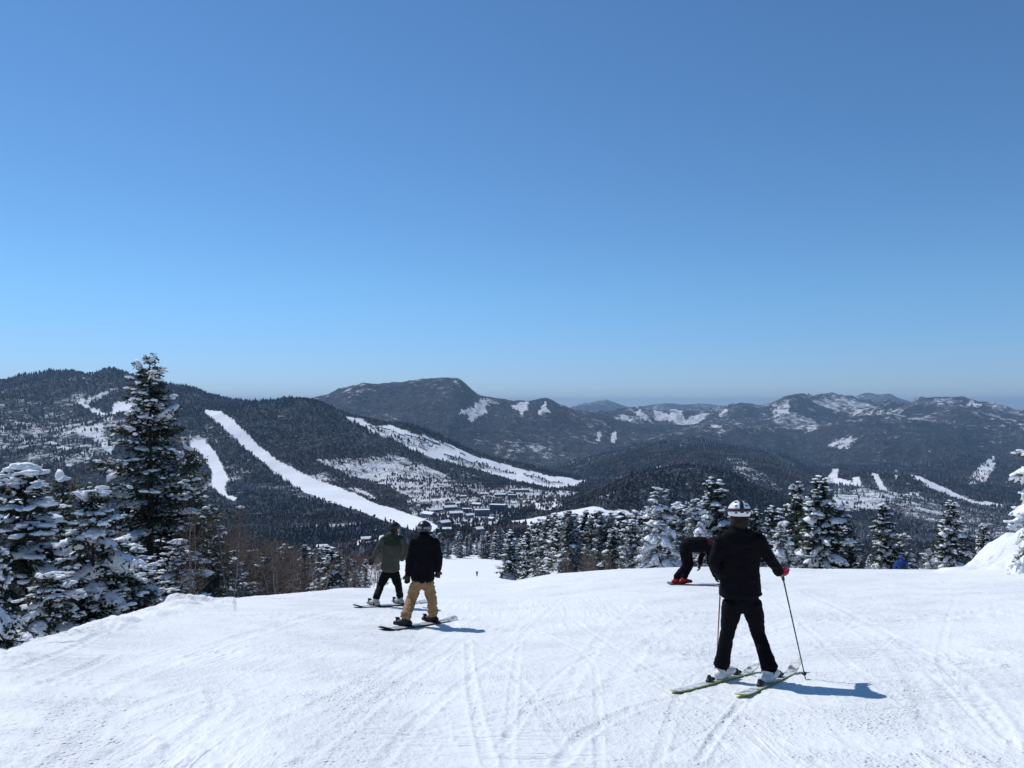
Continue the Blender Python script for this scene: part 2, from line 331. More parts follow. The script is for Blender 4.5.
# (amount of snow, nearest distance, farthest distance, outline)
OPEN = [
 (.50, 2300, 3600, [(-200,416),(0,416),(60,412),(112,412),(118,452),(70,466),(0,466),(-200,466)]),
 (.42, 3300, 4800, [(-200,398),(0,396),(40,402),(80,396),(76,410),(0,418),(-200,418)]),
 (.66, 2100, 3300, [(317,459),(350,458),(397,454),(414,460),(435,470),(458,482),(476,492),(470,500),(440,501),(417,500),(387,485),(350,477),(325,464)]),
 (.58, 1250, 2500, [(408,500),(440,490),(480,482),(520,478),(560,484),(585,490),(560,500),(530,506),(520,512),(500,522),(470,530),(425,530),(412,512)]),
 (.40, 1600, 2300, [(225,470),(280,476),(330,496),(310,500),(250,485)]),
 (1.2, 1200, 3400, [(203,409),(222,410.5),(233,418),(247,433),(262,448),(277,461),(296,470),(320,480),(345,490),(372,502),(400,510),(420,517),(440,527),(436,533),(418,531),(398,525),(372,516),(338,505),(305,492),(280,479),(262,462),(245,448),(230,432),(214,419)]),
 (1.2, 1500, 3300, [(190,440),(206,440),(215,449),(223,464),(231,479),(226,487),(229,494),(240,498),(236,501),(222,495),(213,486),(212,470),(203,455),(190,446)]),
 (1.2, 2500, 4600, [(74,401),(86,398),(84,403),(93,408),(107,415),(98,416.5),(84,407)]),
 (.80, 3000, 4600, [(85,399),(113,390),(114,392),(88,403)]),
 (1.2, 2400, 4600, [(114,405),(130,401),(137,405),(132,411),(112,416)]),
 (.80, 2100, 3500, [(75,428),(100,424),(107,428),(104,437),(114,448),(112,456),(100,447),(94,437),(80,434)]),
 (.80, 2300, 3300, [(44,438),(58,443),(70,446),(76,448),(64,449),(50,444)]),
 (1.2, 1700, 3400, [(344,416),(356,419),(375,426),(392,425),(412,432),(456,447),(482,458),(515,467),(545,474),(562,477),(590,481),(576,486),(560,489),(535,486),(500,477),(475,468),(452,463),(430,458),(412,449),(400,442),(372,431),(352,423)]),
 (.70, 1700, 3400, [(366,424),(392,430),(415,438),(440,449),(425,451),(396,440),(376,431)]),
 (.70, 1700, 3400, [(440,453),(470,460),(500,470),(520,475),(500,473),(470,466),(448,459)]),
 (.70, 1700, 3400, [(405,434),(440,443),(470,456),(450,450),(420,441)]),
 (.70, 1700, 3400, [(520,472),(556,482),(575,486),(540,483)]),
 (.8, 1500, 2300, [(350,488),(372,494),(380,500),(372,499),(352,491)]),
 (1.2, 1000, 1600, [(513,521),(542,516),(560,512),(575,509),(597,506.5),(611,510),(622,509),(628,511),(640,518),(600,517),(575,521),(540,525),(516,524)]),
 (.9, 1500, 2300, [(531,502),(546,503),(560,500),(563,505),(552,510),(536,509)]),
 (.9, 900, 1500, [(286,552),(309,548),(325,547),(346,546),(356,541),(374,537),(400,531),(404,534),(376,541),(356,546),(344,550),(325,549),(300,551)]),
 (.9, 6000, 7600, [(470,416),(463,414),(458,415),(466,408),(474,404),(480,398),(484,398),(485,408),(489,413),(482,415),(474,421),(468,420)]),
 (.8, 6800, 7600, [(453,382),(457,379),(461,385),(456,390)]),
 (.9, 6500, 7600, [(511,407),(518,403),(529,401),(528,408),(524,412),(526,422),(521,419),(519,410)]),
 (.9, 6500, 7600, [(537,416),(541,406),(546,398),(546,407),(549,410),(554,419),(547,417),(541,421)]),
 (.7, 6500, 7600, [(470,400),(490,399),(500,403),(488,406)]),
 (.9, 4300, 7300, [(598,442),(599,430),(603,430),(601,441)]), (.9, 4300, 7300, [(611,441),(612,430),(617,431),(616,443)]),
 (.9, 7600, 9700, [(635,416),(640,409),(645,414),(652,419),(657,419),(655,411),(664,412),(672,416),(671,409),(684,411),(686,419),(700,413),(709,414),(699,422),(695,427),(683,426),(668,421),(650,421)]),
 (.7, 7600, 9700, [(600,420),(625,415),(635,417),(630,421)]),
 (.8, 7000, 9700, [(709,427),(716,424),(723,426),(714,430)]), (.9, 7600, 9700, [(719,415),(726,408),(728,411),(724,415)]),
 (.8, 7600, 9700, [(770,412),(780,405),(789,401),(793,404),(789,412),(778,413)]),
 (.62, 7600, 12500, [(812,401),(835,396),(862,402),(880,408),(905,408),(900,415),(860,416),(830,410)]),
 (.6, 7600, 9700, [(925,403),(935,398),(948,399),(972,404),(965,407),(940,404)]),
 (.9, 7600, 9700, [(968,402),(975,401),(984,406),(975,407)]),
 (.55, 7000, 9700, [(760,415),(800,412),(820,425),(812,432),(780,426)]),
 (.9, 4200, 7500, [(834,436),(840,440),(850,448),(838,448),(828,444)]), (.65, 4200, 7500, [(822,440),(846,437),(868,434),(850,446),(830,447)]),
 (.9, 2500, 5200, [(738,460),(750,464),(757,472),(766,480),(768,487),(750,482),(741,474)]), (.5, 2500, 5200, [(722,458),(745,460),(775,482),(790,492),(770,490),(738,474)]),
 (.95, 2200, 4700, [(826,478),(833,468),(840,467),(838,477),(853,480),(856,485),(826,484)]),
 (1., 2200, 4700, [(853,477),(860,476),(863,487),(856,486)]),
 (1., 2200, 4700, [(869,473),(878,474),(889,495),(882,494)]),
 (.85, 2400, 4800, [(891,467),(897,458),(905,459),(897,468),(899,480),(896,480)]),
 (1.1, 2100, 4700, [(908,474),(920,476),(930,482),(943,488),(960,496),(975,501),(1003,503.5),(1003,506.5),(973,505),(950,498),(934,490),(920,483)]),
 (.9, 2400, 6000, [(968,480),(978,467),(995,455),(997,467),(985,484),(970,484)]),
 (.62, 1700, 3000, [(828,486),(860,488),(905,492),(925,496),(915,505),(880,510),(845,510),(832,498)]),
 (.45, 1700, 3200, [(880,500),(930,498),(1030,520),(1100,540),(1100,560),(1000,545),(950,530),(900,515)]),
 (.9, 1700, 3200, [(836,492),(862,494),(880,494),(866,497),(840,495)]), (.9, 2200, 3200, [(906,493),(920,491),(918,496),(905,496)]),
]
def snow_amount(VX, VY, D):
    x_ = (VX - CX) / FX * D; a_ = D / 45.0
    VX = VX + (2.6 * fbm(x_ / a_, D / a_, 4, 301) + 1.2 * fbm(x_ / 14, D / 14, 2, 303)); VY = VY + 1.3 * fbm(x_ / a_, D / a_, 4, 302)
    s = np.full(VX.shape, 0.10)
    s = s + 0.10 * sstep(4000, 9000, D) + (0.04 + 0.19 * np.maximum(ridged(x_ / 900, D / 900, 6, 3, 0.6), -.4)) * sstep(3800, 5200, D)
    s = s + 0.30 * np.maximum(fbm(x_ / 150, D / 150, 4, 310) - .05, 0) * (1 - sstep(3800, 5200, D)) * 2
    for amt, d0, d1, poly in OPEN:
        if d0 >= 4000: amt *= 0.82
        m = poly_mask(VX, VY, poly) & (D >= d0) & (D <= d1)
        s[m] = amt
    return s

# ---- the far land
Dm = np.exp(np.arange(math.log(70), math.log(30000) + .001, 0.0085)); Dm[0] = 70.0
mVx, mVy, mVz, mVX, mVY, mD = sheet(Dm)
msn = snow_amount(mVX, mVY, mD)
msn = np.where(mD < 900, np.clip(0.95 - 0.5 * sstep(400, 900, mD) + (1 - onpiste(mVx, np.maximum(mVy, 1), mD)) * 1.0, 0, 1.2), msn)
# a little relief of its own on the dusted tops
me = np_mesh('mountain_terrain', np.stack([mVx, mVy, mVz], -1).reshape(-1, 3), sheet_faces(len(azs), len(Dm)),
             attrs={'snow': msn.ravel()})
m, t, b = new_mat('mountain_side', 0.9, 0.1); nb = NB(t)
P = coord(nb); sn = nb.attr('snow').outputs['Fac']
n1 = nb.noise(P, 1 / 70., 6, 0.62); n2 = nb.noise(P, 1 / 9., 3, 0.6); n3 = nb.noise(P, 1 / 600., 4, 0.5)
vo = nb.n('ShaderNodeTexVoronoi', feature='F1'); vo.inputs['Scale'].default_value = 1 / 16.; nb.l(P, vo.inputs['Vector'])
k = nb.math('ADD', nb.math('MULTIPLY', nb.math('SUBTRACT', n1, 0.5), 1.5), nb.math('MULTIPLY', nb.math('SUBTRACT', n2, 0.5), 0.9))
k = nb.math('ADD', nb.math('ADD', k, nb.math('MULTIPLY', nb.math('SUBTRACT', n3, 0.5), 0.8)), sn)
fac = nb.mapr(k, 0.42, 0.62)
wood = nb.mix(nb.mapr(n3, 0.45, 0.68), (0.009, 0.018, 0.026), (0.040, 0.034, 0.040))
wood = nb.mix(nb.math('MULTIPLY', nb.mapr(n2, 0.50, 0.68), 0.55), wood, (0.20, 0.205, 0.22))
n4 = nb.noise(P, 1 / 48., 5, 0.68)
wood = nb.mix(nb.math('MULTIPLY', nb.mapr(n4, 0.50, 0.66), 0.5), wood, (0.14, 0.16, 0.20))
snowc = (0.80, 0.82, 0.86)
colr = nb.mix(fac, wood, snowc)
nb.l(colr, b.inputs['Base Color'])
hh = nb.math('MULTIPLY', nb.math('SUBTRACT', 1.0, vo.outputs['Distance']), nb.math('SUBTRACT', 1.0, fac))
hs_ = nb.math('ADD', nb.math('ADD', hh, nb.math('MULTIPLY', n1, 2.0)), nb.math('MULTIPLY', n4, 3.0))
nb.l(nb.bump(nb.math('MULTIPLY', hs_, nb.mapr(sn, 0.75, 1.0, 1.0, 0.03)), 1.0, 14.0), b.inputs['Normal'])
MT = link_mesh('mountain_terrain', me, None, m); tag(MT, kind='structure')

# ---- the snow slope under the skiers
Ds = np.exp(np.arange(math.log(2.6), math.log(70) + .0001, 0.0056)); Ds = np.concatenate([[0.4, 0.9, 1.5, 2.1], Ds]); Ds[-1] = 70.0
sVx, sVy, sVz, sVX, sVY, sD = sheet(Ds)
edge = 1 - sstep(50, 68, sD)
# broad unevenness and churned patches
u = fbm(sVx / 3.1, sVy / 3.1, 4, 41) * 0.035 + fbm(sVx / 0.8, sVy / 0.8, 3, 42) * 0.008
ch = sstep(0.08, 0.5, fbm(sVx / 2.3, sVy / 1.6, 3, 43)) * np.maximum(fbm(sVx / 0.10, sVy / 0.13, 3, 44), 0) * 0.028
ch = ch + np.maximum(fbm(sVx / 0.045, sVy / 0.06, 2, 45) - .15, 0) * 0.012
sVz = sVz + (u + ch * (1 - sstep(22, 35, sD))) * edge
def groove(path, width, depth, ridge=0.5, rough=0.0):
    """press a track along a path of picture points into the slope"""
    depth = depth * 0.40; rough = rough * 0.6
    global sVz
    P2 = np.array([(p.x, p.y) for p in (hit(X, Y, 2.8, 60) for X, Y in path)])
    seg = [(P2[i], P2[i + 1]) for i in range(len(P2) - 1)]
    x0, y0 = P2.min(0) - 0.6; x1, y1 = P2.max(0) + 0.6
    m = (sVx > x0) & (sVx < x1) & (sVy > y0) & (sVy < y1)
    if not m.any(): return
    x = sVx[m]; y = sVy[m]; d = np.full(len(x), 9.0)
    for a, c in seg:
        v = c - a; L = max((v * v).sum(), 1e-9); t = np.clip(((x - a[0]) * v[0] + (y - a[1]) * v[1]) / L, 0, 1)
        d = np.minimum(d, np.hypot(x - a[0] - t * v[0], y - a[1] - t * v[1]))
    d = d + fbm(x / 0.5, y / 0.5, 2, 9) * width * 0.3
    q = d / width
    dz = -depth * np.exp(-q ** 4) + ridge * depth * np.exp(-((q - 1.5) / 0.45) ** 2)
    if rough: dz = dz + rough * np.maximum(fbm(x / 0.07, y / 0.07, 3, 12), 0) * np.exp(-(q / 1.8) ** 2)
    sVz[m] += dz
def wiggle(pts, n=14, s=0):
    p = np.array(pts, float); tt = np.linspace(0, 1, len(p)); q = np.linspace(0, 1, n)
    return list(zip(pchip(tt, p[:, 0], q), pchip(tt, p[:, 1], q)))
for pts, w_, d_ in [
    ([(468, 640), (470, 675), (476, 712), (489, 767)], .04, .016), ([(520, 640), (513, 690), (507, 767)], .035, .010),
    ([(160, 767), (195, 735), (222, 705), (214, 690)], .07, .02), ([(60, 767), (120, 715), (185, 690)], .09, .018),
    ([(255, 735), (330, 700), (420, 648), (470, 618)], .08, .016), ([(300, 767), (380, 700), (465, 640)], .06, .016),
    ([(560, 767), (585, 735), (640, 708), (680, 697)], .05, .02), ([(700, 760), (716, 735), (742, 702)], .03, .022),
    ([(20, 767), (90, 700), (200, 650), (330, 612)], .10, .02), ([(950, 767), (930, 720), (900, 660), (830, 610)], .08, .012),
    ([(1010, 740), (960, 680), (900, 640), (800, 590)], .06, .014), ([(600, 700), (640, 650), (690, 610)], .08, .012),
    ([(560, 700), (600, 640), (640, 600)], .07, .012), ([(500, 640), (540, 610), (590, 588)], .08, .014),
    ([(380, 767), (420, 720), (520, 640), (560, 600)], .05, .014), ([(840, 620), (900, 622), (950, 619)], .10, .035),
    ([(780, 630), (830, 620), (880, 624)], .07, .02), ([(195, 655), (215, 652), (232, 651)], .08, .03),
    ([(30, 690), (60, 680), (110, 655)], .06, .03), ([(20, 668), (70, 650), (120, 628)], .05, .03),
    ([(860, 590), (940, 592), (1023, 603)], .06, .02), ([(600, 590), (700, 600), (860, 590)], .08, .014)]:
    groove(wiggle(pts), w_, d_, 0.6, 0.02)
r_ = random.Random(5)
for k in range(28):                                    # faint ski and board tracks running downhill
    xa = r_.uniform(-60, 1080); xb = 430 + r_.gauss(0, 60) if r_.random() < .5 else r_.uniform(560, 1000)
    yb = r_.uniform(592, 625); ya = 790 - r_.uniform(0, 90); xm = (xa + xb) / 2 + r_.uniform(-90, 90)
    pts = wiggle([(xa, ya), (xm, ya * .42 + yb * .58), (xb, yb)])
    groove(pts, r_.uniform(.025, .05), r_.uniform(.004, .011), 0.6, 0.006)
# the bank of ploughed snow at the left edge and the drift at the right
bank = np.exp(-((sVY - np.interp(sVX, [-100, 0, 100, 180, 230], [672, 660, 629, 606, 600])) / 9.0) ** 2) * (sVX < 235) * sstep(6, 8, sD) * (1 - sstep(15, 20, sD))
sVz = sVz + bank * (0.05 + 0.10 * np.maximum(fbm(sVx / .35, sVy / .35, 4, 61), -.3))
def mound(X, D, rx, ry, h, s):
    global sVz
    c = at(X, D); q = np.sqrt(((sVx - c.x) / rx) ** 2 + ((sVy - c.y) / ry) ** 2)
    q = q + 0.34 * fbm(sVx / (rx * .6), sVy / (ry * .6), 4, s)
    sVz = sVz + h * (1 - sstep(0.45, 1.0, q))
mound(1072, 21, 2.2, 2.2, 0.36, 71); mound(1020, 22, 1.3, 1.6, 0.40, 72); mound(1100, 20, 2.2, 3.0, 0.5, 73); mound(988, 22.6, .8, 1.2, .22, 74); mound(962, 22.2, .7, 1.0, .13, 76); mound(1008, 20.6, .5, .6, .16, 77); mound(1036, 20, .6, .7, .2, 78)
mound(186, 15.2, .55, .4, .12, 75)
sn_me = np_mesh('snow_slope', np.stack([sVx, sVy, sVz], -1).reshape(-1, 3), sheet_faces(len(azs), len(Ds)))
m, t, b = new_mat('trodden_snow', 0.62, 0.35); nb = NB(t)
P = coord(nb)
g1 = nb.noise(P, 38.0, 4, 0.65); g2 = nb.noise(P, 9.0, 4, 0.6, 0.4)
st = nb.noise(nb.mapping(P, (1.2, 9.0, 1.0), (0, 0, R(28))), 1.0, 4, 0.6, 0.6)
st2 = nb.noise(nb.mapping(P, (7.0, 0.7, 1.0), (0, 0, R(20))), 1.0, 4, 0.6, 0.5)
big = nb.noise(P, 0.35, 3, 0.5)
vc = nb.n('ShaderNodeTexVoronoi', feature='F1'); vc.inputs['Scale'].default_value = 26.0; nb.l(P, vc.inputs['Vector'])
vr = nb.n('ShaderNodeSeparateXYZ'); nb.l(vc.outputs['Color'], vr.inputs[0])
patch = nb.noise(P, 1.1, 4, 0.6)
clod = nb.math('MULTIPLY', nb.mapr(vc.outputs['Distance'], 0.42, 0.12), nb.mapr(nb.math('ADD', vr.outputs[0], nb.math('MULTIPLY', nb.mapr(nb.noise(P, .55, 5, .65), .46, .66), 1.0)), 1.1, 1.45))
h = nb.math('ADD', nb.math('MULTIPLY', g1, nb.mapr(patch, .35, .6, .12, .55)), nb.math('MULTIPLY', g2, nb.mapr(patch, .4, .6, .25, .5)))
h = nb.math('ADD', h, nb.math('MULTIPLY', clod, 0.45))
h = nb.math('ADD', h, nb.math('MULTIPLY', nb.mapr(st, 0.45, 0.62), nb.math('MULTIPLY', nb.mapr(big, 0.5, 0.62), 0.40)))
h = nb.math('ADD', h, nb.math('MULTIPLY', nb.mapr(st2, 0.42, 0.66), nb.math('MULTIPLY', nb.mapr(big, 0.5, 0.36), 0.30)))
nb.l(nb.bump(h, 0.8, 0.05), b.inputs['Normal'])
nb.l(nb.mix(nb.mapr(big, .3, .7), (0.84, 0.855, 0.86), (0.78, 0.80, 0.81)), b.inputs['Base Color'])
SL = link_mesh('snow_slope', sn_me, None, m); tag(SL, kind='structure')
SNOWMAT = m
def stand(X, Y, d0=3.0, d1=80.0):
    """point of the finished snow slope seen at picture X, Y"""
    p = hit(X, Y, d0, d1)
    return Vector((p.x, p.y, slope_z(p.x, p.y)))
def slope_z(x, y):
    a = math.atan2(x, y); i = int(np.searchsorted(azs, a)) - 1; i = max(0, min(i, len(azs) - 2))
    fa = (a - azs[i]) / (azs[i + 1] - azs[i]); D = y
    j = int(np.searchsorted(Ds, D)) - 1; j = max(0, min(j, len(Ds) - 2)); fd = (D - Ds[j]) / (Ds[j + 1] - Ds[j])
    q = lambda ii, jj: sVz[ii, jj]
    return float((q(i, j) * (1 - fa) + q(i + 1, j) * fa) * (1 - fd) + (q(i, j + 1) * (1 - fa) + q(i + 1, j + 1) * fa) * fd)

# ---- the air: far hills fade to blue
hz = bpy.data.meshes.new('haze'); bmh = bmesh.new(); bmesh.ops.create_cube(bmh, size=1.0)
zlo = float(min(mVz.min(), sVz.min())) - 1.0; zhi = float(mVz.max()) + 5.0
for v in bmh.verts:
    v.co.x *= 85500; v.co.y *= 85500; v.co.z = zlo if v.co.z < 0 else zhi
bmh.to_mesh(hz); bmh.free()
m = bpy.data.materials.new('air'); m.use_nodes = True; t = m.node_tree
for n in list(t.nodes):
    if n.type != 'OUTPUT_MATERIAL': t.nodes.remove(n)
pv = t.nodes.new('ShaderNodeVolumePrincipled')
pv.inputs['Color'].default_value = (0.46, 0.71, 1.0, 1); pv.inputs['Density'].default_value = 3.9e-5
pv.inputs['Anisotropy'].default_value = 0.1
out = [n for n in t.nodes if n.type == 'OUTPUT_MATERIAL'][0]; t.links.new(pv.outputs[0], out.inputs['Volume'])
HZ = link_mesh('haze', hz, None, m); tag(HZ, kind='stuff', label='thin blue air over the far mountains', cat='haze')
# ------------------------------------------------------------------ the village in the valley
def flat_mat(name, c, rough=.8):
    m, t, b = new_mat(name, rough, .3); b.inputs['Base Color'].default_value = (*c, 1); return m
WALLS = {'red': flat_mat('dark_red_wall', (.10, .035, .035)), 'grey': flat_mat('grey_wall', (.10, .12, .15)), 'blue': flat_mat('slate_blue_wall', (.07, .11, .17)),
         'tan': flat_mat('tan_wall', (.26, .22, .19)), 'brown': flat_mat('brown_wall', (.10, .075, .065)), 'pale': flat_mat('pale_wall', (.33, .33, .34))}
M_PANE = flat_mat('dark_pane', (.02, .025, .035), .15)
M_ROOFSNOW = flat_mat('roof_snow', (.80, .82, .86), .6)
M_ROOF = flat_mat('dark_roof', (.05, .05, .06), .6)
def boxes(name, bs, mat, parent):
    V = []; F = []
    for x0, x1, y0, y1, z0, z1 in bs:
        k = len(V); V += [(x0, y0, z0), (x1, y0, z0), (x1, y1, z0), (x0, y1, z0), (x0, y0, z1), (x1, y0, z1), (x1, y1, z1), (x0, y1, z1)]
        F += [(k, k + 3, k + 2, k + 1), (k + 4, k + 5, k + 6, k + 7), (k, k + 1, k + 5, k + 4), (k + 1, k + 2, k + 6, k + 5), (k + 2, k + 3, k + 7, k + 6), (k + 3, k, k + 4, k + 7)]
    return link_mesh(name, np_mesh(name, V, np.array(F), False), parent, mat)
def house(X, Y, wpx, hm, dm, wall, roof, rz, label, bare=False):
    p = hit(X, Y, 1000, 2600); p.z = ground(p.x, p.y); w = wpx / FX * p.y
    rz = rz * 2.2; dm = dm * .85; hm = hm * .85; w = w * .92; r = empty('hotel' if w > 38 else 'house', p, rz); tag(r, label, 'building', 'snow-roofed buildings of the valley village')
    boxes('wall', [(-w / 2, w / 2, -dm / 2, dm / 2, -6, hm)], WALLS[wall], r)
    if roof == 'gable':
        rise = dm * .26; ov = 1.0
        def slab(z0, name, mat, th, ov):
            V = []; 
            for x in (-w / 2 - ov, w / 2 + ov):
                V += [(x, -dm / 2 - ov, z0), (x, 0, z0 + rise), (x, dm / 2 + ov, z0), (x, dm / 2 + ov, z0 + th), (x, 0, z0 + rise + th), (x, -dm / 2 - ov, z0 + th)]
            F = [(0, 5, 4, 1), (1, 4, 3, 2), (6, 7, 10, 11), (7, 8, 9, 10), (0, 1, 7, 6), (1, 2, 8, 7), (2, 3, 9, 8), (5, 11, 10, 4), (4, 10, 9, 3), (0, 6, 11, 5)]
            return link_mesh(name, np_mesh(name, V, np.array(F), False), r, mat)
        slab(hm + .003, 'roof', M_ROOF, .4, ov)
        if not bare: slab(hm + .41, 'roof_snow', M_ROOFSNOW, .8, ov - .2)
    else:
        boxes('roof', [(-w / 2 - .6, w / 2 + .6, -dm / 2 - .6, dm / 2 + .6, hm + .003, hm + .8)], M_ROOF, r)
        if not bare: boxes('roof_snow', [(-w / 2 - .3, w / 2 + .3, -dm / 2 - .3, dm / 2 + .3, hm + .81, hm + 1.6)], M_ROOFSNOW, r)
    fl = max(1, int(hm / 3.2)); n = max(2, min(8, int(w / 5)))
    for f in range(fl):
        for i in range(n):
            x = -w / 2 + w * (i + .5) / n; z = 1.2 + f * 3.2
            boxes('window', [(x - .9, x + .9, -dm / 2 - .08, -dm / 2 - .01, z, z + 1.3)], M_PANE, r)
    return p, w
HOUSES = []
for a_ in [
    (426, 507, 12, 8, 14, 'red', 'flat', .1, 'long dark red building at the foot of the sparse slope', True),
    (436, 512, 18, 6, 16, 'brown', 'gable', .25, 'wide brown house with a snowy roof just below the red building'),
    (450, 505, 11, 6, 12, 'brown', 'flat', -.1, 'low dark building uphill of the bright white roofs', True),
    (450, 510, 14, 7, 17, 'grey', 'gable', .2, 'house with the broadest bright roof in the middle left of the village'),
    (429, 518, 15, 8, 18, 'grey', 'gable', -.3, 'grey house with a bright slanting roof nearest the wide ski run'),
    (444, 527, 12, 9, 14, 'blue', 'gable', .35, 'slate blue house right above the black jacket wearer'),
    (456, 517, 14, 7, 14, 'brown', 'gable', .1, 'brown house with a white roof below the middle of the village'),
    (467, 512, 10, 6, 12, 'brown', 'flat', 0, 'small brown flat-roofed house left of the dark hotel'),
    (469, 518, 9, 5, 11, 'tan', 'gable', .3, 'small tan house in front of the dark hotel'),
    (482, 516, 16, 13, 16, 'grey', 'flat', .05, 'dark grey hotel block in the middle of the village'),
    (498, 510, 17, 13, 18, 'blue', 'flat', -.12, 'large slate blue hotel with a white roof'),
    (484, 496, 8, 5, 12, 'tan', 'gable', 0, 'little tan house high on the far side of the village'),
    (500, 498, 12, 6, 12, 'brown', 'gable', .1, 'brown house on the far side behind the blue hotel'),
    (512, 499, 9, 9, 12, 'blue', 'flat', 0, 'small blue block behind the blue hotel to the right'),
    (477, 506, 10, 5, 12, 'grey', 'gable', -.2, 'grey gabled house behind the dark hotel'),
    (520, 494, 20, 9, 15, 'tan', 'flat', .05, 'long tan hotel below the far ski run'),
    (479, 532, 8, 5, 13, 'pale', 'gable', .2, 'lone pale house with a white roof among the near firs'),
    (447, 531, 9, 4, 10, 'brown', 'gable', 0, 'low brown house at the near edge of the village'),
    (464, 524, 6, 5, 9, 'grey', 'gable', .5, 'tiny grey house in the trees below the village'),
    (463, 500, 7, 6, 9, 'red', 'gable', .2, 'little reddish house on the uphill edge of the village'),
    (492, 521, 7, 5, 9, 'brown', 'gable', -.4, 'small brown house below the dark hotel, in the trees'),
    (322, 549, 11, 4, 11, 'brown', 'gable', .1, 'leftmost house, with a snowy roof low in the valley above the brown thicket'),
    (366, 541, 10, 4, 11, 'brown', 'gable', .15, 'snowy roof just left of the green jacket'),
    ]:
    HOUSES.append(house(*a_))
# ------------------------------------------------------------------ woods on the far hills: countless trees, read as one mass
def batch_curve(X, D):
    """smooth height for many points at once (grouped by column)"""
    z = np.zeros(len(X)); ci = np.clip(np.round(X - XQ[0]), 0, len(XQ) - 1).astype(int)
    o = np.argsort(ci); ci_s = ci[o]; cut = np.flatnonzero(np.diff(ci_s)) + 1
    for g in np.split(o, cut):
        z[g] = curve(float(ci[g[0]]), D[g])
    return z
def scatter(n, d0, d1, x0=-60, x1=1084, power=0.5):
    """random land points between two distances; power 2 = even over the land, lower = denser nearby"""
    u_ = rng.random(n); D = (d0 ** power + u_ * (d1 ** power - d0 ** power)) ** (1 / power)
    X = rng.uniform(x0, x1, n); x = (X - CX) / FX * D
    z = batch_curve(X, D) + relief(x, D, D)
    return X, D, x, z
def cones(X, D, x, z, h, w, sides, tint, lower=0.12, blob=False):
    n = len(x); a = np.linspace(0, 2 * math.pi, sides, endpoint=False)[None, :] + rng.random((n, 1)) * 6
    if blob:
        mid = .45 + .2 * rng.random((n, 1))
        rw = w[:, None] * (0.75 + .5 * rng.random((n, sides)))
        ring = np.stack([x[:, None] + rw * np.cos(a), D[:, None] + rw * np.sin(a), z[:, None] + h[:, None] * (mid + .16 * rng.random((n, sides)))], -1)
    else:
        rw = w[:, None] * (0.7 + .6 * rng.random((n, sides)))
        ring = np.stack([x[:, None] + rw * np.cos(a), D[:, None] + rw * np.sin(a), z[:, None] + h[:, None] * (lower + .1 * rng.random((n, sides)))], -1)
    top = np.stack([x, D, z + h], -1)[:, None]; bot = np.stack([x, D, z - 1.0], -1)[:, None]
    V = np.concatenate([ring, top, bot], 1).reshape(-1, 3)
    k = sides + 2; b0 = np.arange(n)[:, None] * k; i = np.arange(sides)[None, :]; j = (i + 1) % sides
    F1 = np.stack([b0 + i, b0 + j, np.broadcast_to(b0 + sides, (n, sides))], -1).reshape(-1, 3)
    F2 = np.stack([b0 + j, b0 + i, np.broadcast_to(b0 + sides + 1, (n, sides))], -1).reshape(-1, 3)
    return V, np.concatenate([F1, F2]), np.repeat(tint, k)
NF = 165000
X, D, x, z = scatter(NF, 430, 5200, power=0.9)
row = HY + FX * (EYE - z) / D
sn = snow_amount(X, row, D); sn2 = np.where(D < 1900, snow_amount(X, row - 5.0, D + 40), 0)
dens = fbm(x / 260, D / 260, 3, 91)
clump = fbm(x / 55, D / 55, 3, 92)
pk = np.where(sn > .9, 0, np.where(sn > .6, np.where(clump > .12, .75, .05), np.where(sn > .34, np.where(clump > -.02, .7, .10), np.where(clump > -.16, .95, .42))))
pk = np.where((sn2 > .85) & (sn < .85), pk * .25, pk)
keep = (rng.random(NF) < pk) & ((D > 950) | (onpiste(x, D, D) > .6))
# nothing grows in the village streets
for hp, hw in HOUSES:
    keep &= ~((np.abs(x - hp.x) < hw / 2 + 5) & (D > hp.y - 42) & (D < hp.y + 16))
X, D, x, z, sn = X[keep], D[keep], x[keep], z[keep], sn[keep]
kind = fbm(x / 330, D / 330, 3, 77) + 0.25 * rng.standard_normal(len(x)) * .7
bare = kind > np.where(X > 860, 0.25, np.where((D < 1700), np.where(X < 400, -.30, np.where(X > 640, .4, -.15)), np.where((X > 230) & (X < 430), -.02, .12)))  # near ridge on the right: its shade is put in as mostly dark firs
sc_ = np.clip(D / 2600, .8, 1.5)
frost = (~bare) & (((X > 820) & (D > 1650) & (D < 3100) & (fbm(x / 200, D / 200, 3, 93) > -.25)) | ((X < 660) & (D < 760)) | (fbm(x / 170, D / 170, 3, 94) > .42))
h = (5.5 + 11 * rng.random(len(x)) ** 1.7) * sc_ * (1 + .35 * fbm(x / 120, D / 120, 2, 97)); w = h * rng.uniform(.17, .26, len(x))
gs = ~bare & ~frost; V, F, tn = cones(X[gs], D[gs], x[gs], z[gs], h[gs], w[gs], 5, rng.random(gs.sum()))
me = np_mesh('fir_forest', V, F, smooth=False, attrs={'tint': tn})
m, t, b = new_mat('far_fir', 0.9, 0.1); nb = NB(t)
tt = nb.attr('tint').outputs['Fac']; g = nb.n('ShaderNodeNewGeometry'); nz = nb.noise(g.outputs['Position'], 0.35, 3, .7)
base = nb.ramp(tt, [(0, (0.006, 0.016, 0.022)), (.5, (0.012, 0.028, 0.034)), (.85, (0.028, 0.042, 0.052)), (1, (0.20, 0.23, 0.27))])
nb.l(nb.mix(nb.mapr(nz, .56, .68), base, (0.45, 0.47, 0.5)), b.inputs['Base Color'])
tag(link_mesh('fir_forest', me, None, m), kind='stuff', label='dark fir forest covering the far hillsides', cat='forest')
V, F, tn = cones(X[frost], D[frost], x[frost], z[frost], h[frost], w[frost], 5, rng.random(frost.sum()))
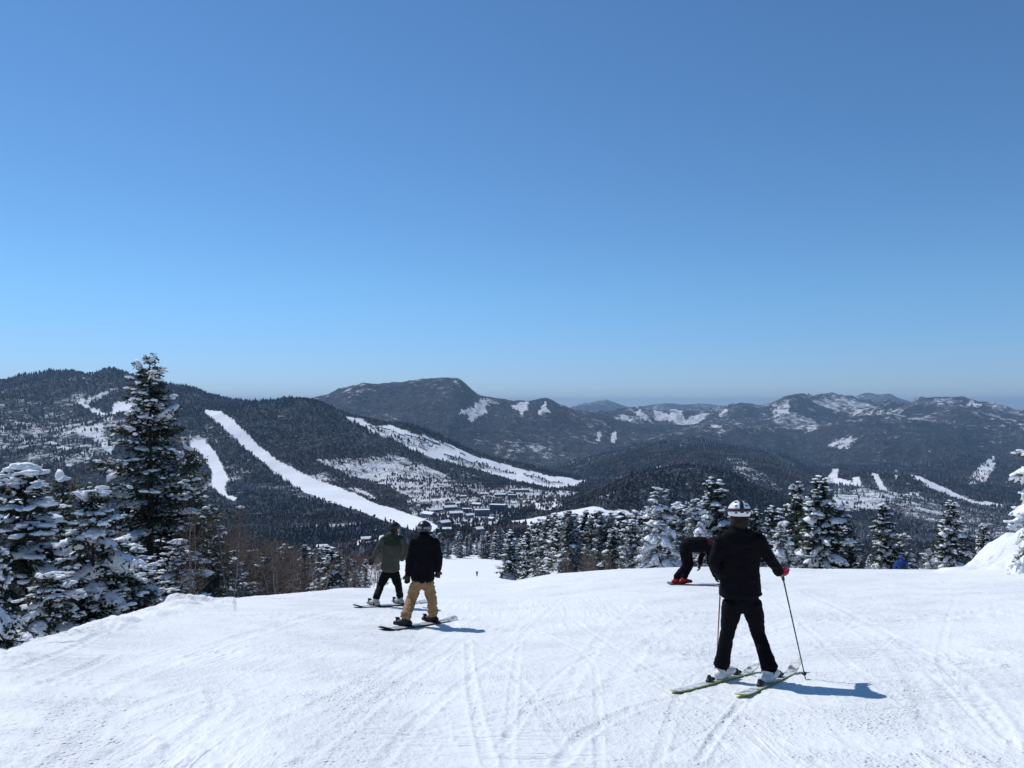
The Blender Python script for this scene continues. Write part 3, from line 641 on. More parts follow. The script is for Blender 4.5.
me = np_mesh('frosted_forest', V, F, smooth=False, attrs={'tint': tn})
m, t, b = new_mat('far_frosted_fir', 0.9, 0.1); nb = NB(t)
tt = nb.attr('tint').outputs['Fac']; g = nb.n('ShaderNodeNewGeometry'); nz = nb.noise(g.outputs['Position'], 0.35, 3, .7)
base = nb.ramp(tt, [(0, (0.035, 0.045, 0.05)), (.5, (0.10, 0.115, 0.125)), (1, (0.24, 0.26, 0.28))])
nb.l(nb.mix(nb.mapr(nz, .50, .66), base, (0.50, 0.52, 0.55)), b.inputs['Base Color'])
tag(link_mesh('frosted_forest', me, None, m), kind='stuff', label='grey frosted woods on the lower slopes', cat='forest')
h = rng.uniform(6, 11, len(x)) * sc_; w = h * rng.uniform(.22, .34, len(x))
V, F, tn = cones(X[bare], D[bare], x[bare], z[bare], h[bare], w[bare], 5, np.clip(rng.random(bare.sum()) * .55 + .25 + .9 * fbm(x[bare] / 140, D[bare] / 140, 3, 96), 0, 1), blob=True)
me = np_mesh('bare_forest', V, F, smooth=False, attrs={'tint': tn})
m, t, b = new_mat('far_bare_wood', 0.95, 0.05); nb = NB(t)
tt = nb.attr('tint').outputs['Fac']
nb.l(nb.ramp(tt, [(0, (0.040, 0.031, 0.034)), (.5, (0.085, 0.064, 0.062)), (1, (0.17, 0.14, 0.135))]), b.inputs['Base Color'])
tag(link_mesh('bare_forest', me, None, m), kind='stuff', label='brown leafless woods on the valley slopes', cat='forest')
# ------------------------------------------------------------------ trees
def foliage_mat(name, lo, hi, frost, fr_lo=.5, fr_hi=.62):
    m, t, b = new_mat(name, 0.75, 0.2); nb = NB(t)
    oi = nb.n('ShaderNodeObjectInfo'); tt = nb.attr('tint').outputs['Fac']
    P = coord(nb)
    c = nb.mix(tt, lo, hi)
    g = nb.n('ShaderNodeNewGeometry'); nz = nb.noise(g.outputs['Position'], 1.3, 4, .75)
    c = nb.mix(nb.math('MULTIPLY', nb.mapr(nz, fr_lo, fr_hi), frost), c, (0.62, 0.65, 0.70))
    nb.l(c, b.inputs['Base Color'])
    return m
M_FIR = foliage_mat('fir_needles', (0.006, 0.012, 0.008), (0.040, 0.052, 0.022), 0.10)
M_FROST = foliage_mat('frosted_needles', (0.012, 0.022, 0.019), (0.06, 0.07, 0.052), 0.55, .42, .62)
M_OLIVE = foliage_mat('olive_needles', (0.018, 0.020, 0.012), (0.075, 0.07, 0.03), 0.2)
m, t, b = new_mat('bark', 0.9, 0.15); nb = NB(t); P = coord(nb)
nb.l(nb.ramp(nb.noise(nb.mapping(P, (8, 8, 2)), 2.0, 4), [(.3, (0.028, 0.022, 0.019)), (.7, (0.085, 0.070, 0.062))]), b.inputs['Base Color']); M_BARK = m
m, t, b = new_mat('pale_bark', 0.9, 0.15); nb = NB(t); P = coord(nb)
nb.l(nb.ramp(nb.noise(nb.mapping(P, (3, 3, 6)), 2.0, 4), [(.3, (0.12, 0.10, 0.085)), (.7, (0.34, 0.31, 0.28))]), b.inputs['Base Color']); M_BIRCH = m
m, t, b = new_mat('brown_twigs', 0.9, 0.1); b.inputs['Base Color'].default_value = (0.125, 0.098, 0.082, 1); M_TWIG = m
m, t, b = new_mat('tree_snow', 0.6, 0.3); nb = NB(t); P = coord(nb)
nb.l(nb.bump(nb.noise(P, 14, 4, .6), 0.5, 0.03), b.inputs['Normal']); b.inputs['Base Color'].default_value = (0.82, 0.84, 0.87, 1); M_SNOW = m

class Acc:
    def __init__(s): s.V = []; s.F = {3: [], 4: []}; s.T = []; s.n = 0
    def add(s, V, F, tint=0.5):
        V = np.asarray(V, float); F = np.asarray(F, np.int64)
        s.V.append(V); s.F[F.shape[1]].append(F + s.n)
        s.T.append(np.full(len(V), tint) if np.isscalar(tint) else np.asarray(tint, float)); s.n += len(V)
    def mesh(s, name, smooth=True, mats=None):
        Fs = [np.concatenate(s.F[k]) for k in (3, 4) if s.F[k]]
        return np_mesh(name, np.concatenate(s.V), Fs, smooth, {'tint': np.concatenate(s.T)}, mats)
def tube(acc, pts, rad, k=6, tint=.5, cap=True):
    pts = np.asarray(pts, float); n = len(pts); d = np.gradient(pts, axis=0); d /= np.linalg.norm(d, axis=1)[:, None] + 1e-9
    up = np.array([0.31, 0.2, 0.93]) if abs(d[0][2]) < .8 else np.array([1.0, 0.1, 0])
    a = np.cross(d, up); a /= np.linalg.norm(a, axis=1)[:, None] + 1e-9; bb = np.cross(d, a)
    th = np.linspace(0, 2 * math.pi, k, endpoint=False)
    V = pts[:, None] + (a[:, None] * np.cos(th)[None, :, None] + bb[:, None] * np.sin(th)[None, :, None]) * np.asarray(rad)[:, None, None]
    V = V.reshape(-1, 3); i = np.arange(n - 1)[:, None] * k; j = np.arange(k)[None, :]; j2 = (j + 1) % k
    F = np.stack([i + j, i + j2, i + k + j2, i + k + j], -1).reshape(-1, 4)
    acc.add(V, F, tint)
    if cap: acc.add(V[-k:], np.array([[0, q, q + 1] for q in range(1, k - 1)]), tint)
_ico = {}
def ico(sub):
    if sub not in _ico:
        bm = bmesh.new(); bmesh.ops.create_icosphere(bm, subdivisions=sub, radius=1)
        _ico[sub] = (np.array([v.co[:] for v in bm.verts]), np.array([[v.index for v in f.verts] for f in bm.faces])); bm.free()
    return _ico[sub]
def sprays(P, Dr, L, Wd, rs, droop=0.15):
    """needle-clad twigs: one folded kite (two triangles each side) per twig; P,Dr (n,3), L,Wd (n)"""
    n = len(P); side = np.cross(Dr, rs.normal(0, .35, (n, 3)) + np.array([0, 0, 1])); side /= np.linalg.norm(side, axis=1)[:, None] + 1e-9
    a = P; c = P + Dr * L[:, None]; c[:, 2] -= L * droop
    mid = P + Dr * (L * rs.uniform(.35, .6, n))[:, None]; mid[:, 2] -= L * droop * .2
    l = mid + side * Wd[:, None]; r = mid - side * Wd[:, None]
    l[:, 2] -= Wd * rs.uniform(0, .8, n); r[:, 2] -= Wd * rs.uniform(0, .8, n)
    V = np.stack([a, l, c, r], 1).reshape(-1, 3); b0 = np.arange(n)[:, None] * 4
    F = np.concatenate([b0 + np.array([[0, 1, 2]]), b0 + np.array([[0, 2, 3]])])
    return V, F
def make_fir(seed, H=9.0, rad=2.0, whorls=26, per=6, twigs=14, snow=0.5, snow_sub=2, leaf=1.0, top=0.35, droop=0.25,
             bare_low=0.04, lean=0.0, padw=.34, padt=.12, ragged=.25, side_bias=None, shape=.85):
    """a fir: trunk, layered boughs of twigs, and snow lying on the boughs; height H, reach rad; origin at the foot"""
    rs = np.random.RandomState(seed)
    wood = Acc(); leaf_a = Acc(); sn = Acc()
    tz = np.linspace(-0.6, H * .995, 12); bend = lean * (np.clip(tz, 0, H) / H) ** 1.5
    wob = np.stack([bend + .03 * np.sin(tz * .8 + seed), .03 * np.cos(tz * .7), tz], -1)
    tube(wood, wob, np.interp(tz, [-1, H], [H * .017 + .03, .012]), 8)
    PP = []; DD = []; LL = []; WW = []; TT = []
    for w in range(whorls):
        f = (w + rs.uniform(-.25, .25)) / (whorls - 1); f = min(max(f, 0), 1)
        z0 = H * (bare_low + (1 - bare_low) * (1 - (1 - f) ** 1.12))
        Rr = rad * ((1 - f) ** shape * (1 - .25 * max(0, (.22 - f) / .22)) + top * .06) + .05
        m_ = max(3, int(per * (.6 + .4 * (1 - f)) + rs.uniform(-1, 1.5)))
        a0_ = rs.uniform(0, 6.28)
        for q in range(m_):
            az = a0_ + q * 6.283 / m_ + rs.uniform(-.45, .45)
            fz = f + rs.uniform(-.62, .62) / (whorls - 1) * (1 - .4 * f); fz = min(max(fz, 0), 1)
            z0 = H * (bare_low + (1 - bare_low) * (1 - (1 - fz) ** 1.12)) - H * .012
            lobe = 1 + .16 * math.sin(az * 2 + f * 9 + seed) + .10 * math.sin(az * 3 - f * 17)
            L = Rr * lobe * (1 + rs.uniform(-ragged, ragged * .7))
            if rs.rand() < .07: L *= .5
            u = np.array([math.cos(az), math.sin(az), 0]); bx = np.interp(z0, tz, wob[:, 0])
            rise = np.interp(f, [0, .5, .85, 1], [-.22, -.02, .26, 1.1]) + rs.uniform(-.16, .14)
            s = np.linspace(0, 1, 6)
            zc = z0 + L * (rise * s - droop * s ** 2 * (1 - f * .6) + .14 * s ** 4)
            cur = np.stack([bx + u[0] * L * s, u[1] * L * s, zc], -1)
            tube(wood, cur, np.interp(s, [0, 1], [.012 + .010 * L, .004]), 3, cap=False)
            nt_ = max(4, int(twigs * (L / rad) ** .7 + 2))
            perp = np.array([-u[1], u[0], 0])
            ss = np.sort(rs.uniform(.12, 1.0, nt_ * 2)); sg = np.where(np.arange(nt_ * 2) % 2 == 0, 1, -1)
            base = np.stack([np.interp(ss, s, cur[:, k]) for k in range(3)], -1)
            tl = (.20 + .34 * np.sin(np.pi * np.clip(ss, .1, .93)) ** .8 * L * (1.05 - ss * .65)) * rs.uniform(.7, 1.2, nt_ * 2)
            tl = np.minimum(tl, .75) * leaf ** .4 * min(1, .25 + L / (.22 * rad))
            fw = rs.uniform(.45, 1.0, nt_ * 2)
            dr = u[None] * fw[:, None] + perp[None] * (sg * rs.uniform(.5, 1.0, nt_ * 2))[:, None]
            dr[:, 2] += rs.uniform(-.25, .18, nt_ * 2); dr /= np.linalg.norm(dr, axis=1)[:, None]
            # each twig is a short run of tufts
            for kk in range(3):
                off = base + dr * (tl * kk * .33)[:, None]; off[:, 2] -= tl * .05 * kk
                d2 = dr + rs.normal(0, .33, dr.shape); d2 /= np.linalg.norm(d2, axis=1)[:, None]
                PP.append(off); DD.append(d2); LL.append(tl * rs.uniform(.34, .55, len(tl))); WW.append(leaf * rs.uniform(.028, .060, len(tl)) * (1.1 - kk * .15))
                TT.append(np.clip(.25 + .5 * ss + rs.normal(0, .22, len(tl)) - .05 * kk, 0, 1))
            # a tip shoot
            PP.append(cur[-2:-1] + rs.normal(0, .01, (1, 3))); DD.append(u[None] + np.array([[0, 0, .15]])); LL.append(np.array([min(.28, L * .5) * leaf ** .5])); WW.append(np.array([.03 * leaf])); TT.append(np.array([.9]))
            # snow pads
            sb = 1.0
            if side_bias is not None: sb = np.clip(.75 + .6 * (u[0] * side_bias[0] + u[1] * side_bias[1]), .15, 1.3)
            if rs.rand() < snow * sb * (1 - .75 * f ** 2) and L > .16 * rad:
                npad = 1 if rs.rand() < .62 else 2
                for pd in range(npad):
                    V, F = ico(snow_sub if L > .5 else max(1, snow_sub - 1)); V = V.copy()
                    s0 = rs.uniform(.22, .5) if pd == 0 else rs.uniform(.0, .35); s1 = min(1.04, s0 + rs.uniform(.3, .7))
                    if pd == 0 and rs.rand() < .6: s1 = rs.uniform(.92, 1.06)
                    sm = (s0 + s1) / 2; hl = (s1 - s0) / 2; wd = L * padw * rs.uniform(.45, 1.1) * (1.1 - .3 * sm); th_ = padt * rs.uniform(.6, 1.25) * min(1, .45 + L * .55)
                    nx = V[:, 0]; ny = V[:, 1]; nz_ = V[:, 2]
                    lump = 1 + .42 * fbm(nx * 2.1 + seed + q * 3.7, ny * 2.1 + w * 1.9, 3, 5) + .30 * fbm(nx * 4.5 + q * 2.3, ny * 4.5 + nz_ * 4 + w, 2, 8)
                    sp = sm + hl * nx * lump; lat = wd * ny * lump * (1 + .3 * fbm(nx * 3 + w, nz_ * 3 + q, 2, 3))
                    sp_c = np.clip(sp, 0, 1.12)
                    cx = np.interp(sp_c, s, cur[:, 0]) + np.maximum(sp_c - 1, 0) * L * u[0]
                    cy = np.interp(sp_c, s, cur[:, 1]) + np.maximum(sp_c - 1, 0) * L * u[1]
                    cz = np.interp(sp_c, s, cur[:, 2])
                    up = np.where(nz_ > 0, nz_ * th_ * 1.0, nz_ * th_ * .35) * lump
                    z_ = cz + .03 + up - (lat / max(wd, .01)) ** 2 * th_ * 1.15 - np.maximum(sp - .85, 0) * L * .35 + .03 * fbm(cx * 3, cy * 3, 2, 4)
                    sn.add(np.stack([cx + perp[0] * lat, cy + perp[1] * lat, z_], -1), F, 1.0)
            if snow > .25 and rs.rand() < snow:                        # small lumps on the twigs
                for _ in range(int((2 + 4 * snow) if snow_sub < 2 or leaf > 1.4 else (4 + 9 * snow))):
                    i = rs.randint(len(ss)); c = base[i] + dr[i] * tl[i] * rs.uniform(.2, .9); V, F = ico(1)
                    r3 = rs.uniform(.04, .11) * leaf ** .3
                    sn.add(c + V * np.array([r3 * 1.1, r3 * 1.1, r3 * .6]) * (1 + .3 * rs.uniform(-1, 1, (len(V), 1))) + dr[i] * (V @ dr[i])[:, None] * r3 * .9 + [0, 0, .03], F, 1.0)
    PP = np.concatenate(PP); DD = np.concatenate(DD); LL = np.concatenate(LL); WW = np.concatenate(WW); TT = np.concatenate(TT)
    # inner twigs, toned darker than the outer ones, and the leading shoot
    ni = int(whorls * per * 5); fi = rs.uniform(0, .95, ni); ai = rs.uniform(0, 6.283, ni); Ri = rad * (1 - fi) ** shape * rs.uniform(.05, .55, ni)
    zi = H * (bare_low + (1 - bare_low) * (1 - (1 - fi) ** 1.12)); bi = np.interp(zi, tz, wob[:, 0])
    PP = np.concatenate([PP, np.stack([bi + np.cos(ai) * Ri, np.sin(ai) * Ri, zi], -1), np.array([[wob[-1, 0], wob[-1, 1], H * .985]] * 6)])
    di = np.stack([np.cos(ai), np.sin(ai), rs.uniform(-.6, .3, ni)], -1); DD = np.concatenate([DD, di, np.concatenate([rs.uniform(-.5, .5, (6, 2)), np.ones((6, 1))], 1)])
    LL = np.concatenate([LL, rs.uniform(.10, .24, ni) * leaf ** .5 * (rad / 2), np.full(6, H * .022)]); WW = np.concatenate([WW, leaf * rs.uniform(.03, .06, ni), np.full(6, .02 * leaf)])
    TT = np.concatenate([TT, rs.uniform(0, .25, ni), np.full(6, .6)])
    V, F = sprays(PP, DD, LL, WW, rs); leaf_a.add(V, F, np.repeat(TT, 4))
    return wood, leaf_a, sn
def fir_parts(seed, mat, **kw):
    wd, lf, sn = make_fir(seed, **kw)
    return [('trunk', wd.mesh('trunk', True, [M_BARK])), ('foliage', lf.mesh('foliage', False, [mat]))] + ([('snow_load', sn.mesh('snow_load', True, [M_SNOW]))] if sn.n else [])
def place_tree(parts, kind, label, cat, loc, rz, sc, group=None):
    r = empty(kind, loc, rz); r.scale = (sc[0], sc[0], sc[1]) if hasattr(sc, '__len__') else (sc, sc, sc)
    tag(r, label, cat, group)
    for nm, me in parts: link_mesh(nm, me, r)
    return r
def fit(X, D, ytop):
    """foot of a tree on column X at depth D and the height that brings its tip to row ytop"""
    p = at(X, D); return p, EYE - (ytop - HY) / FX * D - p.z
def plant(kindparts, H0, R0, X, D, ytop, label, cat='fir tree', group=None, wide=1.0, rz=None, kind='fir_tree', Xtop=None):
    p, Ht = fit(X, D, ytop); k = Ht / H0
    return place_tree(kindparts, kind, label, cat, p, random.Random(int(X * 7 + D)).uniform(0, 6.28) if rz is None else rz, (k * wide, k), group)

# -- the tall firs on the left
hero = fir_parts(3, M_FIR, H=11.5, rad=3.15, whorls=34, per=8, twigs=21, snow=.46, snow_sub=2, leaf=1.1, ragged=.48, padt=.13, padw=.24, droop=.16, side_bias=(-.9, -.2), shape=.80)
p, Ht = fit(150, 28, 357)
place_tree(hero, 'fir_tree', 'tallest fir, its tip standing against the sky left of the piste', 'fir tree', p, 0.0, (Ht / 11.5 * 1.0, Ht / 11.5))
side = fir_parts(8, M_OLIVE, H=9.0, rad=2.1, whorls=24, per=7, twigs=18, snow=.32, leaf=1.2, ragged=.45, shape=.62, droop=.2)
plant(side, 9.0, 2.1, 190, 31, 448, 'olive-green fir close behind and right of the tallest fir', wide=.72)
lad = fir_parts(14, M_FIR, H=6.0, rad=2.3, whorls=17, per=8, twigs=22, snow=.76, snow_sub=3, leaf=1.15, padw=.35, padt=.15, droop=.62, shape=.60, ragged=.4)
lad2 = fir_parts(15, M_FIR, H=6.0, rad=1.9, whorls=18, per=8, twigs=19, snow=.68, snow_sub=3, leaf=1.1, padw=.30, padt=.13, droop=.5, shape=.70, ragged=.4)
plant(lad, 6.0, 2.3, 92, 19.5, 492, 'bushy fir bent under heavy snow pads at the bank left of the tallest fir', rz=2.2, wide=1.0)
plant(lad2, 6.0, 1.9, 24, 23, 466, 'snow-speckled fir with a rounded tip near the left edge of the photo', rz=.7, wide=1.15)
plant(lad, 6.0, 2.3, -22, 11.5, 470, 'nearest fir at the left edge, only its snowy bough ends in view', rz=4.4, wide=.62)
plant(lad2, 6.0, 1.9, 132, 21, 545, 'low snow-laden fir in front of the trunk of the tallest fir', rz=3.1, wide=1.5)
plant(lad, 6.0, 2.3, 50, 16.5, 575, 'low drooping fir half below the left bank of the piste', rz=1.0, wide=1.3)
plant(lad2, 6.0, 1.9, 178, 24, 540, 'small snowy fir on the bank by the pale birch sapling', rz=5.0, wide=1.3)
plant(lad2, 6.0, 1.9, -60, 17, 440, 'fir just beyond the left edge of the photo', rz=5.0)
plant(side, 9.0, 2.1, 62, 34, 478, 'thin darker fir standing between the rounded fir and the tallest fir', wide=1.0)
plant(side, 9.0, 2.1, 214, 38, 508, 'slim fir on the downhill side of the olive-green fir', wide=.9, rz=2.0)
# -- the right edge and the row of firs behind the crest
edge_p = fir_parts(21, M_OLIVE, H=6.0, rad=1.5, whorls=13, per=7, twigs=20, snow=1.0, snow_sub=3, leaf=1.0, padw=.60, padt=.26, droop=.35, shape=.45, ragged=.3)
plant(edge_p, 6.0, 1.5, 1058, 17, 392, 'fir at the right edge with thick snow cushions above the drift', rz=2.6, wide=1.0)
frow = [fir_parts(31 + i, M_FIR if i % 2 == 0 else M_FROST, H=7.0, rad=1.9, whorls=20, per=7, twigs=14, snow=.68, snow_sub=2, leaf=1.5, padw=.40, padt=.16, droop=.42, shape=.78, side_bias=(-.8, -.5), ragged=.35) for i in range(3)]
frow.append(fir_parts(44, M_FROST, H=7.0, rad=2.1, whorls=16, per=7, twigs=11, snow=.80, snow_sub=2, leaf=1.5, padw=.42, padt=.20, droop=.6, shape=.62, ragged=.35))
for X_, D_, yt, k_, wd_, lab in [
    (660, 38, 488, 3, .9, 'white snow-plastered fir left of the bent-over snowboarder'),
    (634, 44, 520, 1, .9, 'shorter frosted fir left of the snow-plastered one'),
    (700, 44, 500, 3, .8, 'broad white fir directly behind the bent-over snowboarder'),
    (721, 48, 478, 0, .8, 'dark-tipped fir rising just left of the white ski helmet'),
    (684, 58, 506, 1, .8, 'grey frosted fir between the white firs'),
    (757, 50, 510, 0, .7, 'small dark fir just right of the white ski helmet'),
    (796, 46, 482, 0, .75, 'left one of the pair of tall firs right of the skier'),
    (822, 41, 476, 0, 1.0, 'tallest fir right of the skier, snow on its left side'),
    (780, 40, 522, 3, .8, 'low white fir at the foot of the pair right of the skier'),
    (851, 47, 526, 2, .9, 'short fir to the right of the tall pair'),
    (889, 43, 504, 2, .8, 'fir standing behind the blue jacket'),
    (949, 41, 501, 0, .85, 'fir with a dark pointed crown left of the snow drift'),
    (983, 46, 524, 2, .7, 'small fir peeping over the snow drift'),
    (931, 37, 549, 3, .7, 'low white fir bush on the crest before the snow drift'),
    (868, 37, 556, 3, .5, 'snow-covered fir bush on the crest right of the tall pair'),
    (612, 52, 528, 0, .8, 'dark green fir in the group left of the white firs'),
    (640, 68, 512, 2, .8, 'taller dark fir behind the frosted ones'),
    (673, 60, 503, 2, .9, 'dark fir rising between the snow-plastered fir and its broad neighbour'),
    (708, 64, 496, 1, .8, 'frosted fir tip showing above the bent-over person'),
    (772, 58, 506, 0, .8, 'slender dark fir between the small dark fir and the tall pair'),
    (809, 60, 497, 1, .8, 'frosted fir seen in the gap of the tall pair'),
    (838, 54, 505, 2, .9, 'dark fir shouldering the tallest fir right of the skier'),
    (905, 56, 534, 1, .9, 'low frosted fir behind the right shoulder of the blue jacket'),
    (738, 64, 512, 1, .8, 'frosted fir hidden behind the skier')]:
    tr_ = plant(frow[k_], 7.0, 1.9, X_, D_, yt, lab, wide=wd_ * 1.32 * (.9 + .2 * ((X_ * 7) % 10) / 10)); tr_.rotation_euler[0] = R((X_ * 13) % 7 - 3); tr_.rotation_euler[1] = R((X_ * 5) % 7 - 3)
# -- the thick stand of frosted firs downhill, each one a tree of its own
far_p = []
for i in range(6):
    wd, lf, sn = make_fir(60 + i, H=8.0, rad=1.7, whorls=14, per=6, twigs=5, snow=(.35 if i % 3 else .8), snow_sub=1, leaf=3.0, padw=.40, padt=.16, shape=.85, ragged=.35)
    a = Acc(); mats = [M_BARK, [M_FIR, M_FROST, M_FROST][i % 3], M_SNOW]; V = []; F3 = []; F4 = []; T = []; I3 = []; I4 = []; off = 0
    for mi, ac in enumerate((wd, lf, sn)):
        if not ac.n: continue
        V.append(np.concatenate(ac.V)); T.append(np.concatenate(ac.T))
        for f in ac.F[3]: F3.append(f + off); I3.append(np.full(len(f), mi))
        for f in ac.F[4]: F4.append(f + off); I4.append(np.full(len(f), mi))
        off += ac.n
    far_p.append(np_mesh('fir_tree', np.concatenate(V), [np.concatenate(F3), np.concatenate(F4)], False, {'tint': np.concatenate(T)}, mats, np.concatenate(I3 + I4)))
rr = random.Random(12)
def stand_of(n, xs, dr, tops, jit, label, group, ok=None, sizes=(6, 12)):
    made = 0; tries = 0
    while made < n and tries < n * 30:
        tries += 1
        X_ = rr.uniform(*xs); D_ = math.exp(rr.uniform(math.log(dr[0]), math.log(dr[1])))
        if ok and not ok(X_, D_): continue
        yt = float(np.interp(X_, tops[0], tops[1])) + abs(rr.gauss(0, jit))
        p, Ht = fit(X_, D_, yt)
        if Ht > sizes[1]: Ht = rr.uniform(sizes[0], sizes[1])
        if Ht < 2.5: continue
        o = link_mesh('fir_tree', far_p[rr.randrange(6)]); o.location = p; o.rotation_euler = (0, 0, rr.uniform(0, 6.28))
        k = Ht / 8.0; kw = k * rr.uniform(.9, 1.4); o.scale = (kw, kw, k)
        lab = label(X_, D_, Ht) if callable(label) else label
        tag(o, lab, 'fir tree', group); made += 1
stand_of(122, (478, 660), (62, 300), ([478, 500, 530, 560, 600, 640, 660], [538, 529, 520, 512, 508, 511, 515]), 9,
    lambda X_, D_, h_: ('tall ' if h_ > 9 else 'low ') + 'frosted fir, ' + ('front' if D_ < 115 else 'middle' if D_ < 190 else 'back') + ' of dense stand, ' +
    ('beside the far piste' if X_ < 530 else 'left of the brown bushes' if X_ < 575 else 'above the brown bushes' if X_ < 618 else 'next to the white firs'), 'frosted firs in the dense stand right of the far piste',
    ok=lambda X_, D_: X_ > float(pchip([60, 130, 250, 450], [568, 524, 508, 490], D_)) - 4, sizes=(8, 14))
stand_of(46, (428, 530), (400, 600), ([428, 470, 520], [533, 530, 526]), 5, (lambda X_, D_, h_: ('small' if h_ < 13.5 else 'larger') + ' frosted fir at the far piste\'s lower end, ' + ('behind the black jacket wearer' if X_ < 452 else 'straight above the tiny far rider' if X_ < 492 else 'where the dense fir stand begins')),
    'frosted firs at the lower end of the far piste', sizes=(11, 17))
stand_of(34, (640, 1010), (60, 170), ([640, 760, 850, 950, 1010], [520, 528, 545, 550, 555]), 8, (lambda X_, D_, h_: 'fir glimpsed low behind the crest, ' + ('behind the bent-over person' if X_ < 710 else 'behind the skier in black' if X_ < 775 else 'behind the pair of tall firs' if X_ < 862 else 'around the blue jacket' if X_ < 922 else 'near the snow drift') + (', in front' if D_ < 95 else ', farther down')),
    'firs low behind the crest', sizes=(5, 12))
stand_of(32, (228, 372), (46, 105), ([228, 290, 330, 372], [552, 543, 546, 562]), 7, (lambda X_, D_, h_: ('tiny' if h_ < 5 else 'small') + ' snow-dusted fir on the left bank, ' + ('right of the big left firs' if X_ < 275 else 'halfway between the big firs and the riders' if X_ < 325 else 'near the rider in the olive jacket')),
    'small firs on the left bank', sizes=(4, 9))
stand_of(14, (-30, 240), (45, 110), ([-30, 240], [520, 530]), 10, (lambda X_, D_, h_: ('taller' if h_ > 8 else 'lower') + ' fir in the dark wood ' + ('at the left edge behind the rounded fir' if X_ < 60 else 'behind the foot of the tallest fir' if X_ < 160 else 'behind the olive-green fir')), 'firs behind the big left firs', sizes=(5, 11))

# -- leafless trees
def make_bare(seed, H=6.0, spread=1.4, stems=2, k=34, thick=.05):
    rs = np.random.RandomState(seed); tr = Acc(); tw = Acc()
    for s_ in range(stems):
        az = rs.uniform(0, 6.28); lean = rs.uniform(.02, .18); n = 8; zz = np.linspace(-.4, H * rs.uniform(.8, 1), n)
        px = np.cumsum(rs.normal(0, .05, n)) + math.cos(az) * lean * zz; py = np.cumsum(rs.normal(0, .05, n)) + math.sin(az) * lean * zz
        P_ = np.stack([px, py, zz], -1); tube(tr, P_, np.interp(zz, [0, H], [thick, .01]), 5)
        for b_ in range(k):
            f = rs.uniform(.18, 1.0); b0 = np.array([np.interp(f, np.linspace(0, 1, n), P_[:, q]) for q in range(3)])
            a2 = rs.uniform(0, 6.28); L = spread * (1.15 - f) * rs.uniform(.5, 1.1) + .2; up = rs.uniform(.3, 1.0)
            e = b0 + np.array([math.cos(a2) * L, math.sin(a2) * L, L * up]); mid = (b0 + e) / 2 + rs.normal(0, .06, 3)
            tube(tw, [b0, mid, e], [thick * .28, thick * .18, .006], 3, cap=False)
            for c_ in range(5):
                g = rs.uniform(.3, 1); q0 = b0 + (e - b0) * g; q1 = q0 + rs.normal(0, .28, 3) + np.array([0, 0, .22])
                tube(tw, [q0, q1], [.010, .005], 3, cap=False)
    return [('trunk', tr.mesh('trunk', True, [M_BIRCH])), ('branches', tw.mesh('branches', False, [M_TWIG]))]
bares = [make_bare(i, stems=1 + i % 3) for i in range(4)]
plant(bares[2], 6.0, 1.4, 190, 20.5, 508, 'pale leafless birch sapling in front of the olive-green fir', 'birch tree', kind='birch_tree', wide=.8)
plant(bares[1], 6.0, 1.4, 232, 27, 505, 'leafless birch with reddish twigs right of the big firs', 'birch tree', kind='birch_tree')
for i in range(84):
    X_ = rr.uniform(222, 392); D_ = math.exp(rr.uniform(math.log(48), math.log(190)))
    if X_ > float(pchip([40, 60, 130, 190], [352, 362, 398, 410], D_)) - 8: continue
    p, Ht = fit(X_, D_, float(np.interp(X_, [222, 300, 392], [520, 545, 548])) + rr.uniform(0, 16)); Ht = min(max(Ht, 3.0), 9.0)
    place_tree(bares[rr.randrange(4)], 'birch_tree', ('tall ' if Ht > 5.5 else 'low ') + 'leafless brown birch in the thicket, ' + ('front edge' if D_ < 75 else 'middle' if D_ < 120 else 'far side') + (' next to the big left firs' if X_ < 270 else ' midway to the riders' if X_ < 325 else ' close left of the riders'), 'birch tree', p, rr.uniform(0, 6), (Ht / 6 * 1.6, Ht / 6), 'leafless birches left of the snowboarders')
for i in range(16):
    X_ = rr.uniform(566, 640); D_ = rr.uniform(42, 80); p, Ht = fit(X_, D_, 556 + rr.uniform(-4, 10)); Ht = min(max(Ht, 2.0), 6.0)
    place_tree(bares[rr.randrange(4)], 'birch_tree', 'low leafless brown bush below the fir stand, ' + ('left end' if X_ < 590 else 'middle' if X_ < 615 else 'right end by the white fir'), 'bush', p, rr.uniform(0, 6), (Ht / 6 * 1.3, Ht / 6), 'brown bushes below the fir stand')
# ------------------------------------------------------------------ people
def cloth_mat(name, c, rough=.75, wr=.5, sc=30, spec=.25):
    m, t, b = new_mat(name, rough, spec); nb = NB(t); P = coord(nb)
    n = nb.noise(P, sc * .35, 3, .6, .6); f = nb.noise(P, sc * 6, 2)
    nb.l(nb.mix(nb.mapr(n, .3, .7), tuple(v * .8 for v in c), tuple(min(1, v * 1.15) for v in c)), b.inputs['Base Color'])
    nb.l(nb.bump(nb.math('ADD', n, nb.math('MULTIPLY', f, .08)), wr, .03), b.inputs['Normal']); return m
BLACK = cloth_mat('black_shell', (.0045, .004, .0062), .9, .5, 30, .12); BLACK2 = cloth_mat('black_trousers', (.004, .004, .006), .9, .5, 30, .12)
OLIVE = cloth_mat('olive_shell', (.045, .050, .036)); OLIVED = cloth_mat('dark_olive_yoke', (.010, .022, .010))
TAN = cloth_mat('tan_trousers', (.30, .175, .085), wr=.9); BLUE = cloth_mat('blue_shell', (.015, .07, .27)); WINE = cloth_mat('wine_red_shell', (.085, .008, .014))
PINK = cloth_mat('magenta_glove', (.30, .02, .07)); SKIN = cloth_mat('skin', (.52, .30, .21), .6, .1); HAIR = cloth_mat('brown_hair', (.020, .011, .007), .7, .5, 60, .2)
